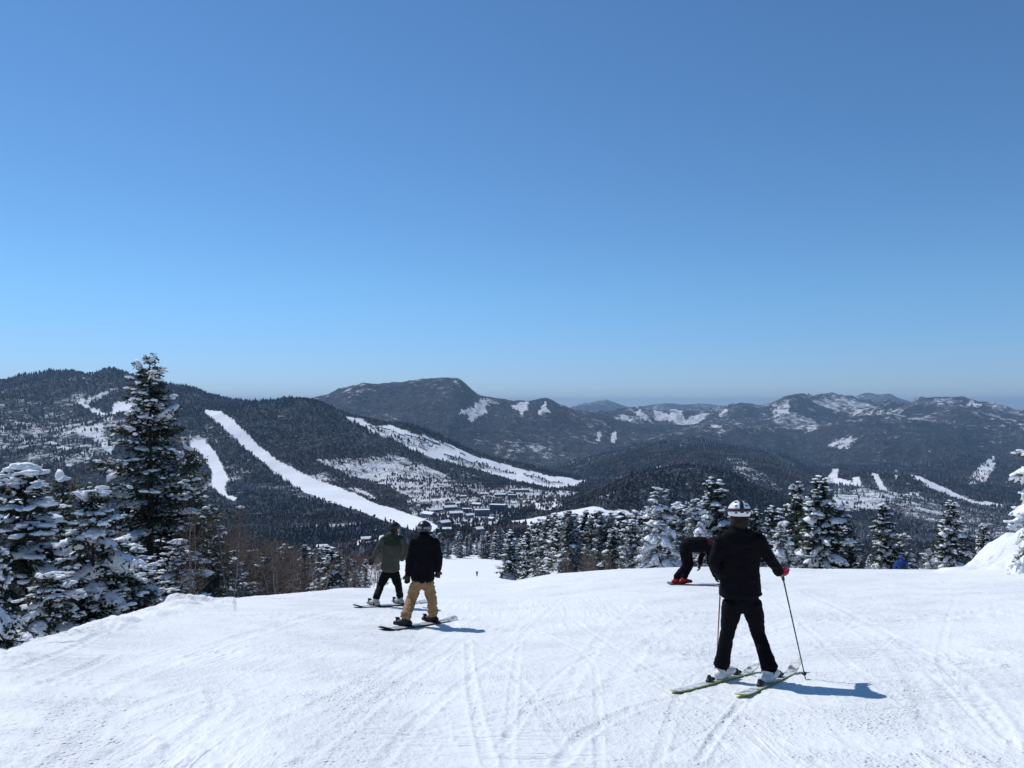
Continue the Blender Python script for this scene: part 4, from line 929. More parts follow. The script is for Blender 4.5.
WBOOT = cloth_mat('white_boot', (.62, .63, .62), .4, .2, 20, .5); CBOOT = cloth_mat('cream_boot', (.42, .44, .38), .5, .3); RBOOT = cloth_mat('red_boot', (.36, .012, .02), .4, .2)
KBOOT = cloth_mat('black_boot', (.014, .013, .017), .5); HELW = cloth_mat('white_helmet', (.72, .73, .74), .3, 0, 10, .5); HELK = cloth_mat('black_helmet', (.012, .012, .02), .35, 0, 10, .5)
LENS = flat_mat('goggle_lens', (.10, .14, .22), .1); GREY = flat_mat('grey_strap', (.25, .25, .30))
def A3(v): return np.array(v[:], float)
class Form:
    """closed tapering tubes and ellipsoids, melted into one smooth skin"""
    def __init__(s, base): s.V = []; s.F = []; s.n = 0; s.base = A3(base)
    def add(s, V, F):
        s.V.append(np.asarray(V) - s.base); s.F += [tuple(int(i) + s.n for i in f) for f in F]; s.n += len(V)
    def tube(s, pts, ra, rb=None, side=(1, 0, 0), k=16, sub=3):
        pts = [A3(p) for p in pts]; n = len(pts); rb = rb if rb is not None else ra
        ra = list(ra); rb = list(rb); tt = np.arange(n); q = np.linspace(0, n - 1, (n - 1) * sub + 1)
        P = np.stack([pchip(tt, [p[i] for p in pts], q) if n > 2 else np.interp(q, tt, [p[i] for p in pts]) for i in range(3)], -1)
        RA = pchip(tt, ra, q) if n > 2 else np.interp(q, tt, ra); RB = pchip(tt, rb, q) if n > 2 else np.interp(q, tt, rb)
        d = np.gradient(P, axis=0); d /= np.linalg.norm(d, axis=1)[:, None]
        sd = A3(Vector(side)); a = sd[None] - d * (d @ sd)[:, None]; a /= np.linalg.norm(a, axis=1)[:, None]; b = np.cross(d, a)
        # rounded ends
        P = np.concatenate([[P[0] - d[0] * min(RA[0], RB[0]) * .6], P, [P[-1] + d[-1] * min(RA[-1], RB[-1]) * .6]])
        RA = np.concatenate([[RA[0] * .5], RA, [RA[-1] * .5]]); RB = np.concatenate([[RB[0] * .5], RB, [RB[-1] * .5]])
        a = np.concatenate([a[:1], a, a[-1:]]); b = np.concatenate([b[:1], b, b[-1:]])
        th = np.linspace(0, 2 * math.pi, k, endpoint=False)
        V = P[:, None] + a[:, None] * (np.cos(th)[None] * RA[:, None])[..., None] + b[:, None] * (np.sin(th)[None] * RB[:, None])[..., None]
        m = len(P); F = [(i * k + j, i * k + (j + 1) % k, (i + 1) * k + (j + 1) % k, (i + 1) * k + j) for i in range(m - 1) for j in range(k)]
        F.append(tuple(range(k))[::-1]); F.append(tuple((m - 1) * k + j for j in range(k)))
        s.add(V.reshape(-1, 3), F)
    def ell(s, c, r, rot=None):
        V, F = ico(3); V = V * np.array(r)
        if rot is not None: V = V @ np.array(Matrix(rot).to_3x3()).T
        s.add(V + A3(c), F)
    def build(s, name, mat, parent=None, voxel=.012, smooth=4, wrinkle=0.0, seed=0, wsc=9.0):
        me = bpy.data.meshes.new(name); me.from_pydata(np.concatenate(s.V).tolist(), [], s.F); me.update()
        o = bpy.data.objects.new(name, me); COL.objects.link(o)
        r = o.modifiers.new('r', 'REMESH'); r.mode = 'VOXEL'; r.voxel_size = voxel
        if smooth:
            q = o.modifiers.new('s', 'SMOOTH'); q.factor = .5; q.iterations = smooth
        dg = bpy.context.evaluated_depsgraph_get(); m2 = bpy.data.meshes.new_from_object(o.evaluated_get(dg))
        bpy.data.objects.remove(o); bpy.data.meshes.remove(me); m2.name = name
        co = np.zeros(len(m2.vertices) * 3, np.float32); m2.vertices.foreach_get('co', co); co = co.reshape(-1, 3)
        if wrinkle:
            nn = np.zeros(len(co) * 3, np.float32); m2.vertices.foreach_get('normal', nn); nn = nn.reshape(-1, 3)
            w = ridged(co[:, 0] * wsc * .8 + seed + co[:, 1] * 3, co[:, 2] * wsc * 1.7 + co[:, 1] * 2 + seed, 3, seed)
            co = co + nn * (w * wrinkle)[:, None]; m2.vertices.foreach_set('co', co.ravel())
        m2.polygons.foreach_set('use_smooth', [True] * len(m2.polygons)); m2.update()
        ob = link_mesh(name, m2, parent, mat)
        if parent is None: ob.location = s.base.tolist()
        return ob
def lerp(a, b, t): return Vector(a) * (1 - t) + Vector(b) * t
def glove(base, wr, hand_dir, side, mat, parent, curl=1.0, sc=1.0):
    """palm, four bent fingers and a thumb"""
    f = Form(base); d = Vector(hand_dir).normalized(); s = (Vector(side) - d * Vector(side).dot(d)).normalized(); n = d.cross(s)
    c = Vector(wr); k = .1 * sc
    f.tube([c - d * .03, c + d * .02, c + d * k * .95], [.034 * sc, .036 * sc, .042 * sc], [.030 * sc, .026 * sc, .022 * sc], s)
    for i, (off, ln) in enumerate(((-.030, .062), (-.010, .072), (.011, .068), (.031, .052))):
        b0 = c + d * k * .85 + s * off * sc; l = ln * sc
        p1 = b0 + d * l * .45 + n * l * .10 * curl; p2 = p1 + d * l * .30 * (1 - .5 * curl) + n * l * .40 * curl; p3 = p2 + d * l * .1 * (1 - 1.6 * curl) + n * l * .32 * curl
        f.tube([b0, p1, p2, p3], [.0125 * sc, .012 * sc, .011 * sc, .009 * sc], None, s, 8, 2)
    t0 = c + d * k * .3 - s * .034 * sc; t1 = t0 + d * .03 * sc - s * .018 * sc + n * .012 * sc; t2 = t1 + d * .022 * sc + n * .022 * sc * curl
    f.tube([t0, t1, t2], [.015 * sc, .0135 * sc, .010 * sc], None, s, 8, 2)
    return f.build('glove', mat, parent, .0055, 1)
def person(label, base, J, st):
    """J: joints as world points; st: clothes"""
    g = st.get('scale', 1.0); vox = st.get('voxel', .013); side = (J['shR'] - J['shL']).normalized()
    up = (J['chest'] - J['pelvis']).normalized(); face = Vector(st.get('face', (0, 1, 0))).normalized(); hd = J['head']
    fs = face.cross(Vector((0, 0, 1))).normalized()
    f = Form(base)
    f.tube([J['pelvis'], lerp(J['pelvis'], J['chest'], .45), J['chest'], lerp(J['chest'], J['neck'], .75)], [.12 * g, .11 * g, .13 * g, .06 * g], [.085 * g, .075 * g, .085 * g, .05 * g], side)
    f.tube([lerp(J['chest'], J['neck'], .6), J['neck'], hd], [.058 * g, .052 * g, .05 * g])
    rt = Matrix((fs, face, Vector((0, 0, 1)))).transposed()
    f.ell(hd, (.074 * g, .092 * g, .108 * g), rt); f.ell(hd + face * .07 * g + Vector((0, 0, -.055 * g)), (.045 * g, .035 * g, .045 * g), rt)
    f.ell(hd + face * .097 * g + Vector((0, 0, -.015 * g)), (.012 * g, .018 * g, .020 * g), rt)
    for q in (-1, 1):
        f.ell(hd + fs * q * .076 * g + Vector((0, 0, -.01 * g)), (.010 * g, .018 * g, .030 * g), rt)
        f.ell(hd + face * .078 * g + fs * q * .030 * g + Vector((0, 0, .012 * g)), (.014 * g, .014 * g, .009 * g), rt)
    for S_ in 'LR':
        f.tube([lerp(J['sh' + S_], J['chest'], .15), J['el' + S_], J['wr' + S_]], [.040 * g, .032 * g, .024 * g])
        f.ell(J['wr' + S_] + (J['wr' + S_] - J['el' + S_]).normalized() * .04, (.026, .026, .026))
        f.tube([J['hip' + S_], J['kn' + S_], J['an' + S_]], [.072 * g, .045 * g, .030 * g])
        f.tube([J['an' + S_], lerp(J['an' + S_], J['so' + S_] + Vector((0, 0, .05)), .6)], [.030 * g, .024 * g])
    body = f.build('person', SKIN, None, vox, 2); tag(body, label, 'person')
    # jacket
    f = Form(base); hem = J.get('hem', J['pelvis']); jw = st['jw']; jd = st.get('jd', [.6 * v for v in jw])
    ch = J['chest']; nk = J['neck']; shm = lerp(J['shL'], J['shR'], .5)
    f.tube([hem, lerp(hem, ch, .5), ch, lerp(ch, shm, .8), lerp(shm, nk, .45)], jw, jd, side, 24, 4)
    f.tube([lerp(shm, nk, .1), lerp(nk, hd, .25), lerp(nk, hd, .5)], [.095 * g, .082 * g, .080 * g], [.085 * g, .080 * g, .080 * g], side)
    f.tube([lerp(nk, hd, .2) - face * .01, lerp(nk, hd, .62) - face * .015], [.078 * g, .074 * g])
    f.tube([lerp(shm, J['shL'], .9) - up * .015, lerp(lerp(shm, J['shL'], .45), nk, .22), lerp(shm, nk, .42), lerp(lerp(shm, J['shR'], .45), nk, .22), lerp(shm, J['shR'], .9) - up * .015], [.066 * g, .078 * g, .085 * g, .078 * g, .066 * g])
    ar = st.get('arm', [.072, .060, .050])
    for S_ in 'LR':
        f.tube([lerp(shm, J['sh' + S_], .55) - up * .01, J['sh' + S_], lerp(J['sh' + S_], J['el' + S_], .5), J['el' + S_], J['wr' + S_]], [ar[0] * 1.0, ar[0] * 1.08, ar[0], ar[1] * 1.02, ar[2]])
    if st.get('hood'):
        f.ell(nk - face * .085 * g - Vector((0, 0, .015)), (.115 * g, .062 * g, .085 * g), rt)
    jk = f.build('jacket', st['jm'], body, vox, 3, st.get('wrinkle', .008), st.get('seed', 1))
    if st.get('yoke'):
        f = Form(base); f.tube([lerp(ch, shm, .45), shm, lerp(shm, nk, .5)], [jw[2] * 1.03, jw[3] * 1.06, jw[4] * 1.1], [jd[2] * 1.05, jd[3] * 1.12, jd[4] * 1.2], side, 24)
        f.ell(nk - face * .095 * g - Vector((0, 0, .02)), (.125 * g, .07 * g, .09 * g), rt)
        for S_ in 'LR': f.tube([lerp(shm, J['sh' + S_], .5), J['sh' + S_] + Vector((0, 0, .004))], [ar[0] * 1.05, ar[0] * 1.14])
        f.build('hood', st['yoke'], body, vox, 2, .004, 3)
    # trousers
    f = Form(base); lr = st.get('leg', [.10, .078, .082])
    pw = st.get('pw', .165); f.tube([lerp(J['pelvis'], ch, .25), J['pelvis'], lerp(J['hipL'], J['hipR'], .5) - up * .03], [pw * .95, pw, pw * .9], [pw * .72, pw * .75, pw * .7], side)
    for S_ in 'LR':
        kn, an, hp = J['kn' + S_], J['an' + S_], J['hip' + S_]
        f.tube([hp, lerp(hp, kn, .5), kn, lerp(kn, an, .55), an + (an - kn).normalized() * .02], [lr[0] * 1.12, lr[0], lr[1], lr[1] * .98, lr[2]])
    f.build('trousers', st['tm'], body, vox, 3, st.get('twrinkle', .008), 5, 11)
    # boots
    for S_ in 'LR':
        an, to = J['an' + S_], J['to' + S_]; fd = (to - an); fd.z = 0; fd.normalize(); sole = J['so' + S_]
        f = Form(base); sd = fd.cross(Vector((0, 0, 1)))
        f.tube([an + (J['kn' + S_] - an).normalized() * .05, an, sole + Vector((0, 0, .05))], [.062, .060, .058], [.066, .068, .07], sd)
        f.tube([sole - fd * .075 + Vector((0, 0, .05)), sole + fd * .06 + Vector((0, 0, .052)), sole + fd * .20 + Vector((0, 0, .040))], [.050, .055, .046], [.048, .055, .034], sd)
        bt = f.build('boot', st['bm'], body, .009, 2)
        if st.get('buckle'):
            f = Form(base)
            for h_ in (.10, .15): f.tube([sole + Vector((0, 0, h_)) + sd * .06 - fd * .03, sole + Vector((0, 0, h_ - .01)) + fd * .062, sole + Vector((0, 0, h_)) - sd * .06 - fd * .03], [.009] * 3)
            f.build('buckle', st['buckle'], bt, .006, 0)
    for S_ in 'LR':
        hdv = st.get('hand' + S_) or (J['wr' + S_] - J['el' + S_])
        glove(base, J['wr' + S_], hdv, st.get('palm' + S_, side * (1 if S_ == 'L' else -1)), st['gm'], body, st.get('curl', .7), st.get('gsc', 1.15))
    # head cover
    if st.get('helmet'):
        V, F = ico(4); keep = V.copy(); hc = hd + Vector((0, 0, .016 * g)) - face * .012
        r0 = np.array([.122, .142, .122]) * g * st.get('hs', 1.0)
        z = keep[:, 2].copy(); low = z < -.45; keep[:, 2] = np.where(low, -.45 - (z + .45) * .10, z); keep[:, :2] *= np.where(z < 0, 1 + .10 * z, 1)[:, None]        # cut the shell off below the ears
        W_ = (keep * r0) @ np.array(rt.to_3x3()).T + A3(hc) - A3(base)
        hel = link_mesh('helmet', np_mesh('helmet', W_, F, True), body, st['helmet'])
        # goggle strap round the shell, a rib over the crown and vent slots
        n = 48; a = np.linspace(0, 2 * math.pi, n, endpoint=False); Vs = []
        for zz, rr_ in ((-.02, 1.010), (-.02, 1.03), (.26, 1.03), (.26, 1.010)):
            k_ = math.sqrt(1 - zz * zz) * rr_; Vs.append(np.stack([np.cos(a) * k_, np.sin(a) * k_, np.full(n, zz)], -1))
        Vs = (np.concatenate(Vs) * r0) @ np.array(rt.to_3x3()).T + A3(hc) - A3(base)
        Fs = [(r * n + i, r * n + (i + 1) % n, ((r + 1) % 4) * n + (i + 1) % n, ((r + 1) % 4) * n + i) for r in range(4) for i in range(n)]
        link_mesh('goggle_strap', np_mesh('goggle_strap', Vs, np.array(Fs), True), hel, st['strap'])
        f = Form(base)
        arc = [hc + Vector(rt @ Vector((0, -math.cos(q) * r0[1] * 1.0, math.sin(q) * r0[2] * 1.0))) for q in np.linspace(-.1, 2.2, 7)]
        f.tube(arc, [.022] * 7, [.008] * 7, fs, 8, 2); f.build('helmet_rib', st['rib'], hel, .006, 1)
        for q in (-1, 1):
            for el, azz in ((.55, .55), (.95, .7), (-.12, .5)):
                f = Form(base); dv = Vector((math.sin(azz) * q * math.cos(el), -math.cos(azz) * math.cos(el), math.sin(el)))
                f.ell(hc + Vector(rt @ Vector((dv.x * r0[0], dv.y * r0[1], dv.z * r0[2]))), (.020, .009, .007), rt); f.build('vent', st['rib'], hel, .005, 0)
        f = Form(base); f.tube([hc + face * .125 * g - fs * .07 + Vector((0, 0, -.02)), hc + face * .155 * g + Vector((0, 0, -.02)), hc + face * .125 * g + fs * .07 + Vector((0, 0, -.02))], [.038] * 3, [.020] * 3, (0, 0, 1)); f.build('goggles', LENS, hel, .008, 1)
    if st.get('hair'):
        f = Form(base); f.ell(hd - face * .03 - Vector((0, 0, .03)), (.088 * g, .075 * g, .085 * g), rt); f.tube([hd - face * .045 - Vector((0, 0, .03)), hd - face * .065 - Vector((0, 0, .10)), hd - face * .070 - Vector((0, 0, .125))], [.080 * g, .076 * g, .060 * g], [.06, .055, .04], fs)
        f.build('hair', st['hair'], body, .009, 1, .004, 7, 25)
    if st.get('beanie'):
        f = Form(base); f.ell(hd + Vector((0, 0, .035)) - face * .010, (.098 * g, .112 * g, .100 * g), rt); f.build('beanie', st['beanie'], body, .009, 1)
    return body
def plank_xy(A, B): d = Vector((B.x - A.x, B.y - A.y, 0)); return d, d.length
def ride(kind, label, cat, A, B, half, tip, mats, lift=.012, waist=.18, tail_up=True, binds=(), group=None, thick=.010, tipz=.09, bind_mat=None):
    """a ski or a snowboard lying from A to B on the snow"""
    d, L = plank_xy(A, B); u = d.normalized(); s = Vector((u.y, -u.x, 0)); mid = (A + B) / 2
    n = 40; m_ = 6; V = []; q = np.linspace(0, 1, n)
    nrm = (B - A).normalized()
    def surf(t, w): p = A + (B - A) * t + s * w; return Vector((p.x, p.y, 0))
    zs = [slope_z(A.x + (B.x - A.x) * t, A.y + (B.y - A.y) * t) for t in q]
    # the board is stiff: a straight line laid over the ground
    cz = np.polyfit(q, zs, 1); base_z = lambda t, w: cz[1] + cz[0] * t + sl_s * w
    sl_s = (slope_z(mid.x + s.x * .1, mid.y + s.y * .1) - slope_z(mid.x - s.x * .1, mid.y - s.y * .1)) / .2
    for t in q:
        e = min(t, 1 - t) * L; rd = half * 1.25; c = 1.0 if e > rd else math.sqrt(max(0, 1 - ((rd - e) / rd) ** 2)) * .97 + .03
        wd = half * c * (1 - waist * math.sin(math.pi * t))
        up = max(0, (t - (1 - tip)) / tip) ** 2 * tipz + (max(0, (tip - t) / tip) ** 2 * tipz * (1 if tail_up else .15))
        for j in range(m_ + 1):
            w = wd * (2 * j / m_ - 1); p = surf(t, w); V.append((p.x - mid.x, p.y - mid.y, base_z(t, w) + lift + up - mid.z))
    V = np.array(V); top = V + [0, 0, thick]; k = m_ + 1; N = len(V)
    F = []; Mi = []
    for i in range(n - 1):
        for j in range(m_):
            a = i * k + j; F.append((a + N, a + 1 + N, a + k + 1 + N, a + k + N)); Mi.append(0); F.append((a, a + k, a + k + 1, a + 1)); Mi.append(1)
        for j in (0, m_):
            a = i * k + j; F.append((a, a + N, a + k + N, a + k)); Mi.append(1)
    for i in (0, n - 1):
        for j in range(m_): a = i * k + j; F.append((a, a + 1, a + 1 + N, a + N)); Mi.append(1)
    o = link_mesh(kind, np_mesh(kind, np.concatenate([V, top]), np.array(F), False, None, mats, Mi)); o.location = mid
    tag(o, label, cat, group)
    return o, (lambda t, w=0: Vector((surf(t, w).x, surf(t, w).y, base_z(t, w) + lift + thick))), u, s
def deck_mat(name, c1, c2, snow=.5, scale=14):
    m, t, b = new_mat(name, .35, .5); nb = NB(t); P = coord(nb)
    c = nb.mix(nb.mapr(nb.noise(P, 4, 2), .48, .52), c1, c2)
    nb.l(nb.mix(nb.math('MULTIPLY', nb.mapr(nb.noise(P, scale, 4, .7), .46, .56), snow), c, (.75, .77, .8)), b.inputs['Base Color']); return m
EDGEK = flat_mat('black_edge', (.02, .02, .022), .4); EDGEY = flat_mat('lime_edge', (.42, .50, .06), .4)
DK_SKI = deck_mat('ski_top', (.50, .52, .50), (.10, .11, .11), .85); DK_B1 = deck_mat('grey_board_top', (.35, .35, .36), (.10, .10, .11), .75); DK_B2 = deck_mat('dark_board_top', (.05, .08, .12), (.03, .03, .04), .2)
def binding(parent, loc, u, s, w, mat, ski=False):
    f = Form(parent.location); up = Vector((0, 0, 1))
    if ski:
        f.tube([loc - u * .05 + up * .015, loc + u * .05 + up * .02], [.03, .028], [.016, .016], s); f.tube([loc - u * .03 + up * .02, loc - u * .02 + up * .065], [.026, .022], [.018, .012], s)
    else:
        f.tube([loc - s * .13 + up * .012, loc + s * .13 + up * .012], [.055, .055], [.012, .012], u)
        f.tube([loc - s * .12 - u * .06 + up * .02, loc - s * .17 + up * .12, loc - s * .12 + u * .06 + up * .02], [.02, .045, .02], [.010, .010, .010], u)
        f.tube([loc - u * .065 + up * .03, loc + up * .11, loc + u * .065 + up * .03], [.014] * 3, [.02] * 3, s)
    f.build('binding', mat, parent, .008, 1)

# -- the skier with the white helmet
LF = stand(724, 682); RF = stand(769, 685); D0 = (LF.y + RF.y) / 2
Ap, Bp = stand(672, 695), stand(757, 673); Ar, Br = stand(738, 700), stand(798, 672)
def line_near(A, B, X):
    t = ((X - CX) / FX * A.y - A.x) / (((B.x - A.x) - (X - CX) / FX * (B.y - A.y)) or 1e-6); return t
skiL, sfL, uL, sL = ride('ski', 'left one of the pair of skis, yellow-green edge, under the skier in black', 'ski', Ap, Bp, .052, .16, [DK_SKI, EDGEY], binds=(), tail_up=False, tipz=.10, waist=.15)
skiR, sfR, uR, sR = ride('ski', 'right one of the pair of skis, its white tip curling up beside the pole', 'ski', Ar, Br, .054, .18, [DK_SKI, EDGEY], tail_up=False, tipz=.14, waist=.15)
tL = line_near(Ap, Bp, 722); tR = line_near(Ar, Br, 769)
SLp = sfL(tL); SRp = sfR(tR)
for o, sf, t_, u_, s_ in ((skiL, sfL, tL, uL, sL), (skiR, sfR, tR, uR, sR)):
    L_ = 1.5
    binding(o, sf(t_ - .135), u_, s_, .05, EDGEK, True); binding(o, sf(t_ + .19), u_, s_, .05, EDGEK, True)
D0 = (SLp.y + SRp.y) / 2
Q = lambda X, Y, o=0.0: pt(X, Y, D0 + o)
J = dict(pelvis=Q(742, 592, .02), chest=Q(740, 552, .03), neck=Q(739, 527, .02), head=Q(739, 513, .03), hem=Q(740.5, 594, .02),
         shL=Q(722, 539), elL=Q(714.5, 563, -.02), wrL=Q(727, 583, .24), shR=Q(757, 539), elR=Q(770, 559, .02), wrR=Q(779, 572, .12),
         hipL=Q(732.5, 603), knL=pt(727.5, 632, D0 + .03), anL=SLp + Vector((-.0, .0, .15)), toL=SLp + uL * .16 + Vector((0, 0, .04)), soL=SLp,
         hipR=Q(751.5, 603), knR=pt(758, 632, D0 + .03), anR=SRp + Vector((-.0, 0, .15)), toR=SRp + uR * .16 + Vector((0, 0, .04)), soR=SRp)
base = (SLp + SRp) / 2
SK = person('skier all in black with a white helmet, back to the viewer, standing on two skis', base, J,
       dict(jm=BLACK, tm=BLACK2, bm=WBOOT, gm=PINK, jw=[.202, .180, .195, .165, .085], jd=[.14, .13, .13, .105, .075], leg=[.086, .066, .078], helmet=HELW, hs=.87, strap=flat_mat('dark_plum_strap', (.05, .02, .035)), rib=HELK,
            hair=HAIR, voxel=.010, buckle=EDGEK, arm=[.062, .052, .046], pw=.155, face=(.08, 1, -.12), wrinkle=.010, twrinkle=.007, curl=1.0, scale=1.0, gsc=1.2,
            handL=(.1, .4, -.5), palmL=(-1, 0, 0), handR=(.5, .6, -.25)))
def pole(label, top, tip, mat):
    d = (tip - top).normalized(); f = Form(tip); f.tube([top + d * .06, tip], [.008, .006], None, (1, 0, 0), 8, 8)
    o = f.build('ski_pole', mat, None, .004, 0); tag(o, label, 'ski pole', 'ski poles of the skier')
    f = Form(tip); f.tube([top - d * .06, top + d * .07], [.018, .014]); f.ell(top - d * .07, (.022, .022, .014)); f.build('grip', EDGEK, o, .005, 1)
    f = Form(tip); f.tube([tip - d * .075, tip - d * .068], [.026, .022], None, (1, 0, 0), 14); f.build('basket', EDGEK, o, .006, 0)
POLEM = flat_mat('pole_shaft', (.10, .035, .03), .35); POLEM2 = flat_mat('dark_pole_shaft', (.06, .045, .04), .35)
gL = pt(720.3, 590, D0 + .26); gR = J['wrR'] + Vector((.5, .6, -.25)).normalized() * .08
pole('reddish ski pole on the skier\'s left, mostly hidden by the leg', gL, stand(716.5, 664) - Vector((0, 0, .02)), POLEM)
pole('dark ski pole planted in the snow on the skier\'s right', gR, stand(806, 681) - Vector((0, 0, .02)), POLEM2)

# -- snowboarder in tan trousers
A, B = stand(381, 631), stand(455, 620)
bd, sf, u, s = ride('snowboard', 'grey snowboard dusted with snow under the rider in tan trousers', 'snowboard', A, B, .125, .12, [DK_B1, EDGEK], waist=.14, tipz=.06)
t1, t2 = line_near(A, B, 406), line_near(A, B, 433); S1 = sf(t1); S2 = sf(t2)
binding(bd, S1, u, s, .1, EDGEK); binding(bd, S2, u, s, .1, EDGEK)
D0 = (S1.y + S2.y) / 2; Q = lambda X, Y, o=0.0: pt(X, Y, D0 + o); bf = -s if s.y < 0 else s
J = dict(pelvis=Q(422, 575), chest=Q(424, 552, .02), neck=Q(424.5, 537, .02), head=Q(424.5, 529, .03), hem=Q(422.5, 579),
         shL=Q(415, 541), elL=Q(409.5, 560, -.03), wrL=Q(408, 574, .03), shR=Q(434, 541), elR=Q(439, 558, -.02), wrR=Q(438, 570, .05),
         hipL=Q(417.5, 582), knL=Q(411, 600, .05), anL=S1 + Vector((.0, 0, .17)), toL=S1 + bf * .10 + Vector((-.06, 0, .04)), soL=S1,
         hipR=Q(427.5, 582), knR=Q(431.5, 598, .05), anR=S2 + Vector((0, 0, .17)), toR=S2 + bf * .10 + Vector((.0, 0, .04)), soR=S2)
person('snowboarder in a black jacket and tan trousers seen from behind', (S1 + S2) / 2, J,
       dict(jm=BLACK, tm=TAN, bm=KBOOT, gm=KBOOT, jw=[.195, .195, .205, .17, .085], jd=[.15, .15, .145, .12, .08], leg=[.094, .078, .086], arm=[.072, .062, .054], helmet=HELK, strap=GREY, rib=KBOOT, hood=True,
            face=(.1, 1, -.08), voxel=.014, pw=.17, twrinkle=.021, curl=.5))
# -- snowboarder in the olive jacket
A, B = stand(354, 608.5), stand(426, 603)
bd, sf, u, s = ride('snowboard', 'pale snowboard under the rider in the olive jacket', 'snowboard', A, B, .125, .12, [DK_B1, EDGEK], waist=.14, tipz=.06)
t1, t2 = line_near(A, B, 375.5), line_near(A, B, 400); S1 = sf(t1); S2 = sf(t2)
binding(bd, S1, u, s, .1, EDGEK); binding(bd, S2, u, s, .1, EDGEK)
D0 = (S1.y + S2.y) / 2; Q = lambda X, Y, o=0.0: pt(X, Y, D0 + o); bf = -s if s.y < 0 else s
J = dict(pelvis=Q(390, 568), chest=Q(392, 548, .02), neck=Q(394, 535, .02), head=Q(395, 528, .03), hem=Q(390, 569),
         shL=Q(384.5, 539), elL=Q(377.5, 550, -.03), wrL=Q(373.5, 558, .02), shR=Q(401, 539), elR=Q(407.5, 550, .0), wrR=Q(403, 558, .25),
         hipL=Q(386.5, 573), knL=Q(380.5, 586, .05), anL=S1 + Vector((.02, 0, .17)), toL=S1 + bf * .10 + Vector((0, 0, .04)), soL=S1,
         hipR=Q(394.5, 573), knR=Q(398.5, 587, .05), anR=S2 + Vector((0, 0, .17)), toR=S2 + bf * .10 + Vector((0, 0, .04)), soR=S2)
person('snowboarder in an olive jacket, black trousers and pale boots, left of the other rider', (S1 + S2) / 2, J,
       dict(jm=OLIVE, tm=BLACK2, bm=CBOOT, gm=KBOOT, jw=[.205, .185, .185, .165, .08], jd=[.16, .15, .14, .11, .08], leg=[.095, .074, .074], arm=[.068, .058, .050], yoke=OLIVED, hair=HAIR, beanie=KBOOT,
            face=(.75, .7, -.05), voxel=.015, pw=.16, curl=.6))
# -- the person bent double behind the skier
A, B = stand(668, 585.5, 12, 26), stand(722, 587, 12, 26)
bd, sf, u, s = ride('snowboard', 'dark snowboard under the bent-over person', 'snowboard', A, B, .115, .12, [DK_B2, EDGEK], waist=.14, tipz=.05)
t1, t2 = line_near(A, B, 676), line_near(A, B, 684); S1 = sf(t1); S2 = sf(t2) ; S2 = S2 + Vector((0, .06, 0))
binding(bd, sf(t1), u, s, .1, EDGEK)
D0 = S1.y; Q = lambda X, Y, o=0.0: pt(X, Y, D0 + o)
J = dict(pelvis=Q(684.5, 546), chest=Q(702, 544.5, -.02), neck=Q(714, 546, 0), head=Q(721, 550, 0), hem=Q(687, 545),
         shL=Q(709, 546, -.15), elL=Q(710, 562, -.14), wrL=Q(715, 576, -.14), shR=Q(707, 545, .15), elR=Q(701, 557, .15), wrR=Q(700, 564, .12),
         hipL=Q(684.5, 550, -.06), knL=Q(686, 565, -.08), anL=S1 + Vector((.02, 0, .16)), toL=S1 + Vector((.14, -.03, .04)), soL=S1,
         hipR=Q(686, 550, .07), knR=Q(690, 564, .08), anR=S2 + Vector((.02, 0, .16)), toR=S2 + Vector((.14, .03, .04)), soR=S2)
person('person in black with red boots bent double on the crest, partly behind the skier', S1, J,
       dict(jm=BLACK, tm=BLACK2, bm=RBOOT, gm=KBOOT, jw=[.18, .17, .18, .15, .075], jd=[.17, .175, .18, .15, .08], leg=[.105, .082, .078], beanie=KBOOT, face=(.6, 0, -.8), voxel=.016, pw=.16, yoke=WINE))
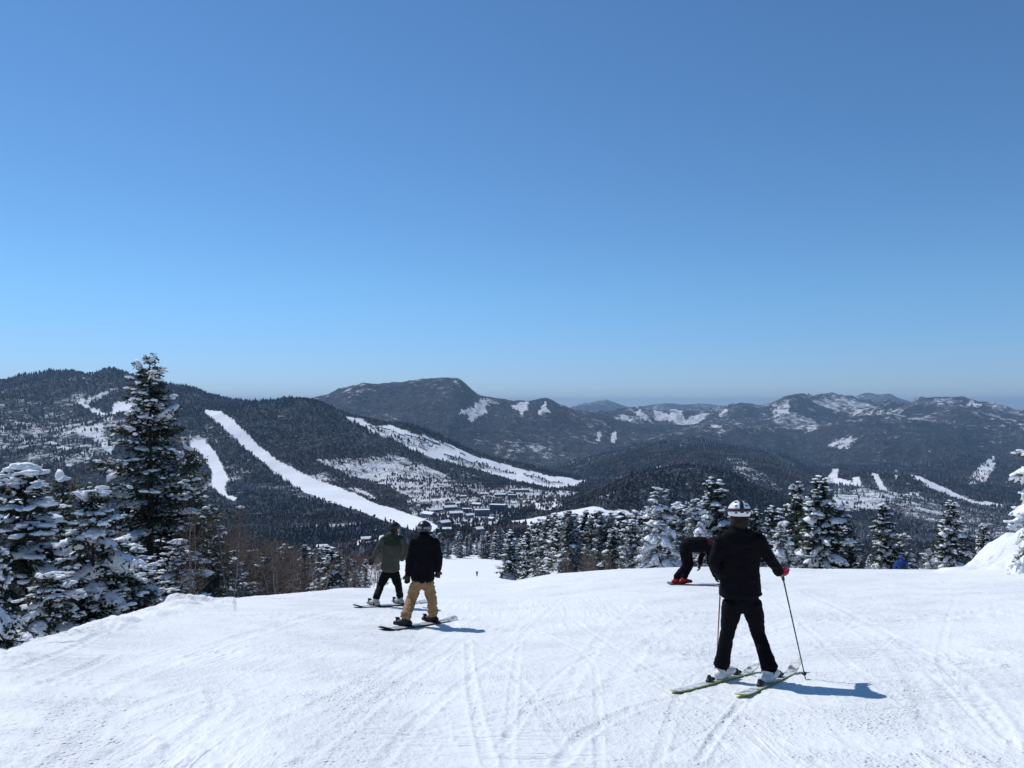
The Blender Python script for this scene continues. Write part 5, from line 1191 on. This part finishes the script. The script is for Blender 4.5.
# -- someone in blue sitting just over the crest
G = at(902, 36.0); D0 = G.y; Q = lambda dx, dy, dz: G + Vector((dx, dy, dz))
J = dict(pelvis=Q(0, 0, .12), chest=Q(.02, .05, .46), neck=Q(.03, .10, .64), head=Q(.04, .16, .76), hem=Q(0, 0, .10),
         shL=Q(-.18, .06, .56), elL=Q(-.28, .16, .34), wrL=Q(-.18, .38, .26), shR=Q(.22, .06, .56), elR=Q(.30, .18, .34), wrR=Q(.20, .40, .26),
         hipL=Q(-.10, .05, .12), knL=Q(-.18, .45, .40), anL=Q(-.16, .75, .0), toL=Q(-.16, .9, -.10), soL=Q(-.16, .75, -.16),
         hipR=Q(.10, .05, .12), knR=Q(.20, .45, .40), anR=Q(.18, .75, .0), toR=Q(.18, .9, -.10), soR=Q(.18, .75, -.16))
bl = person('person in a bright blue jacket sitting just behind the crest below the firs', G, J,
       dict(jm=BLUE, tm=BLACK2, bm=KBOOT, gm=KBOOT, jw=[.21, .21, .22, .18, .09], leg=[.1, .08, .08], arm=[.085, .07, .06], beanie=flat_mat('blue_cap', (.03, .09, .3)), face=(0, 1, -.2), voxel=.016, hair=KBOOT))
f = Form(G); f.tube([Q(.01, -.17, .18), Q(.02, -.15, .52)], [.13, .11], [.07, .06]); o = f.build('backpack', KBOOT, None, .016, 2, .004); o.location = f.base.tolist(); tag(o, 'dark backpack worn over the bright blue jacket', 'backpack')
# -- a far skier on the lower piste
G = at(477, 235.0); Q = lambda dx, dy, dz: G + Vector((dx, dy, dz))
J = dict(pelvis=Q(0, 0, .9), chest=Q(0, .05, 1.25), neck=Q(0, .08, 1.45), head=Q(0, .1, 1.6), hem=Q(0, 0, .85), shL=Q(-.18, .05, 1.38), elL=Q(-.3, .1, 1.12), wrL=Q(-.3, .3, 1.0),
         shR=Q(.18, .05, 1.38), elR=Q(.3, .1, 1.12), wrR=Q(.3, .3, 1.0), hipL=Q(-.1, 0, .85), knL=Q(-.15, .1, .48), anL=Q(-.18, 0, .14), toL=Q(-.18, .15, .04), soL=Q(-.18, 0, 0),
         hipR=Q(.1, 0, .85), knR=Q(.15, .1, .48), anR=Q(.18, 0, .14), toR=Q(.18, .15, .04), soR=Q(.18, 0, 0))
person('tiny far-off rider in dark clothes alone on the lower piste', G, J,
       dict(jm=BLACK, tm=BLACK2, bm=KBOOT, gm=KBOOT, jw=[.22, .21, .23, .19, .09], beanie=KBOOT, face=(0, 1, 0), voxel=.03, leg=[.11, .09, .09]))
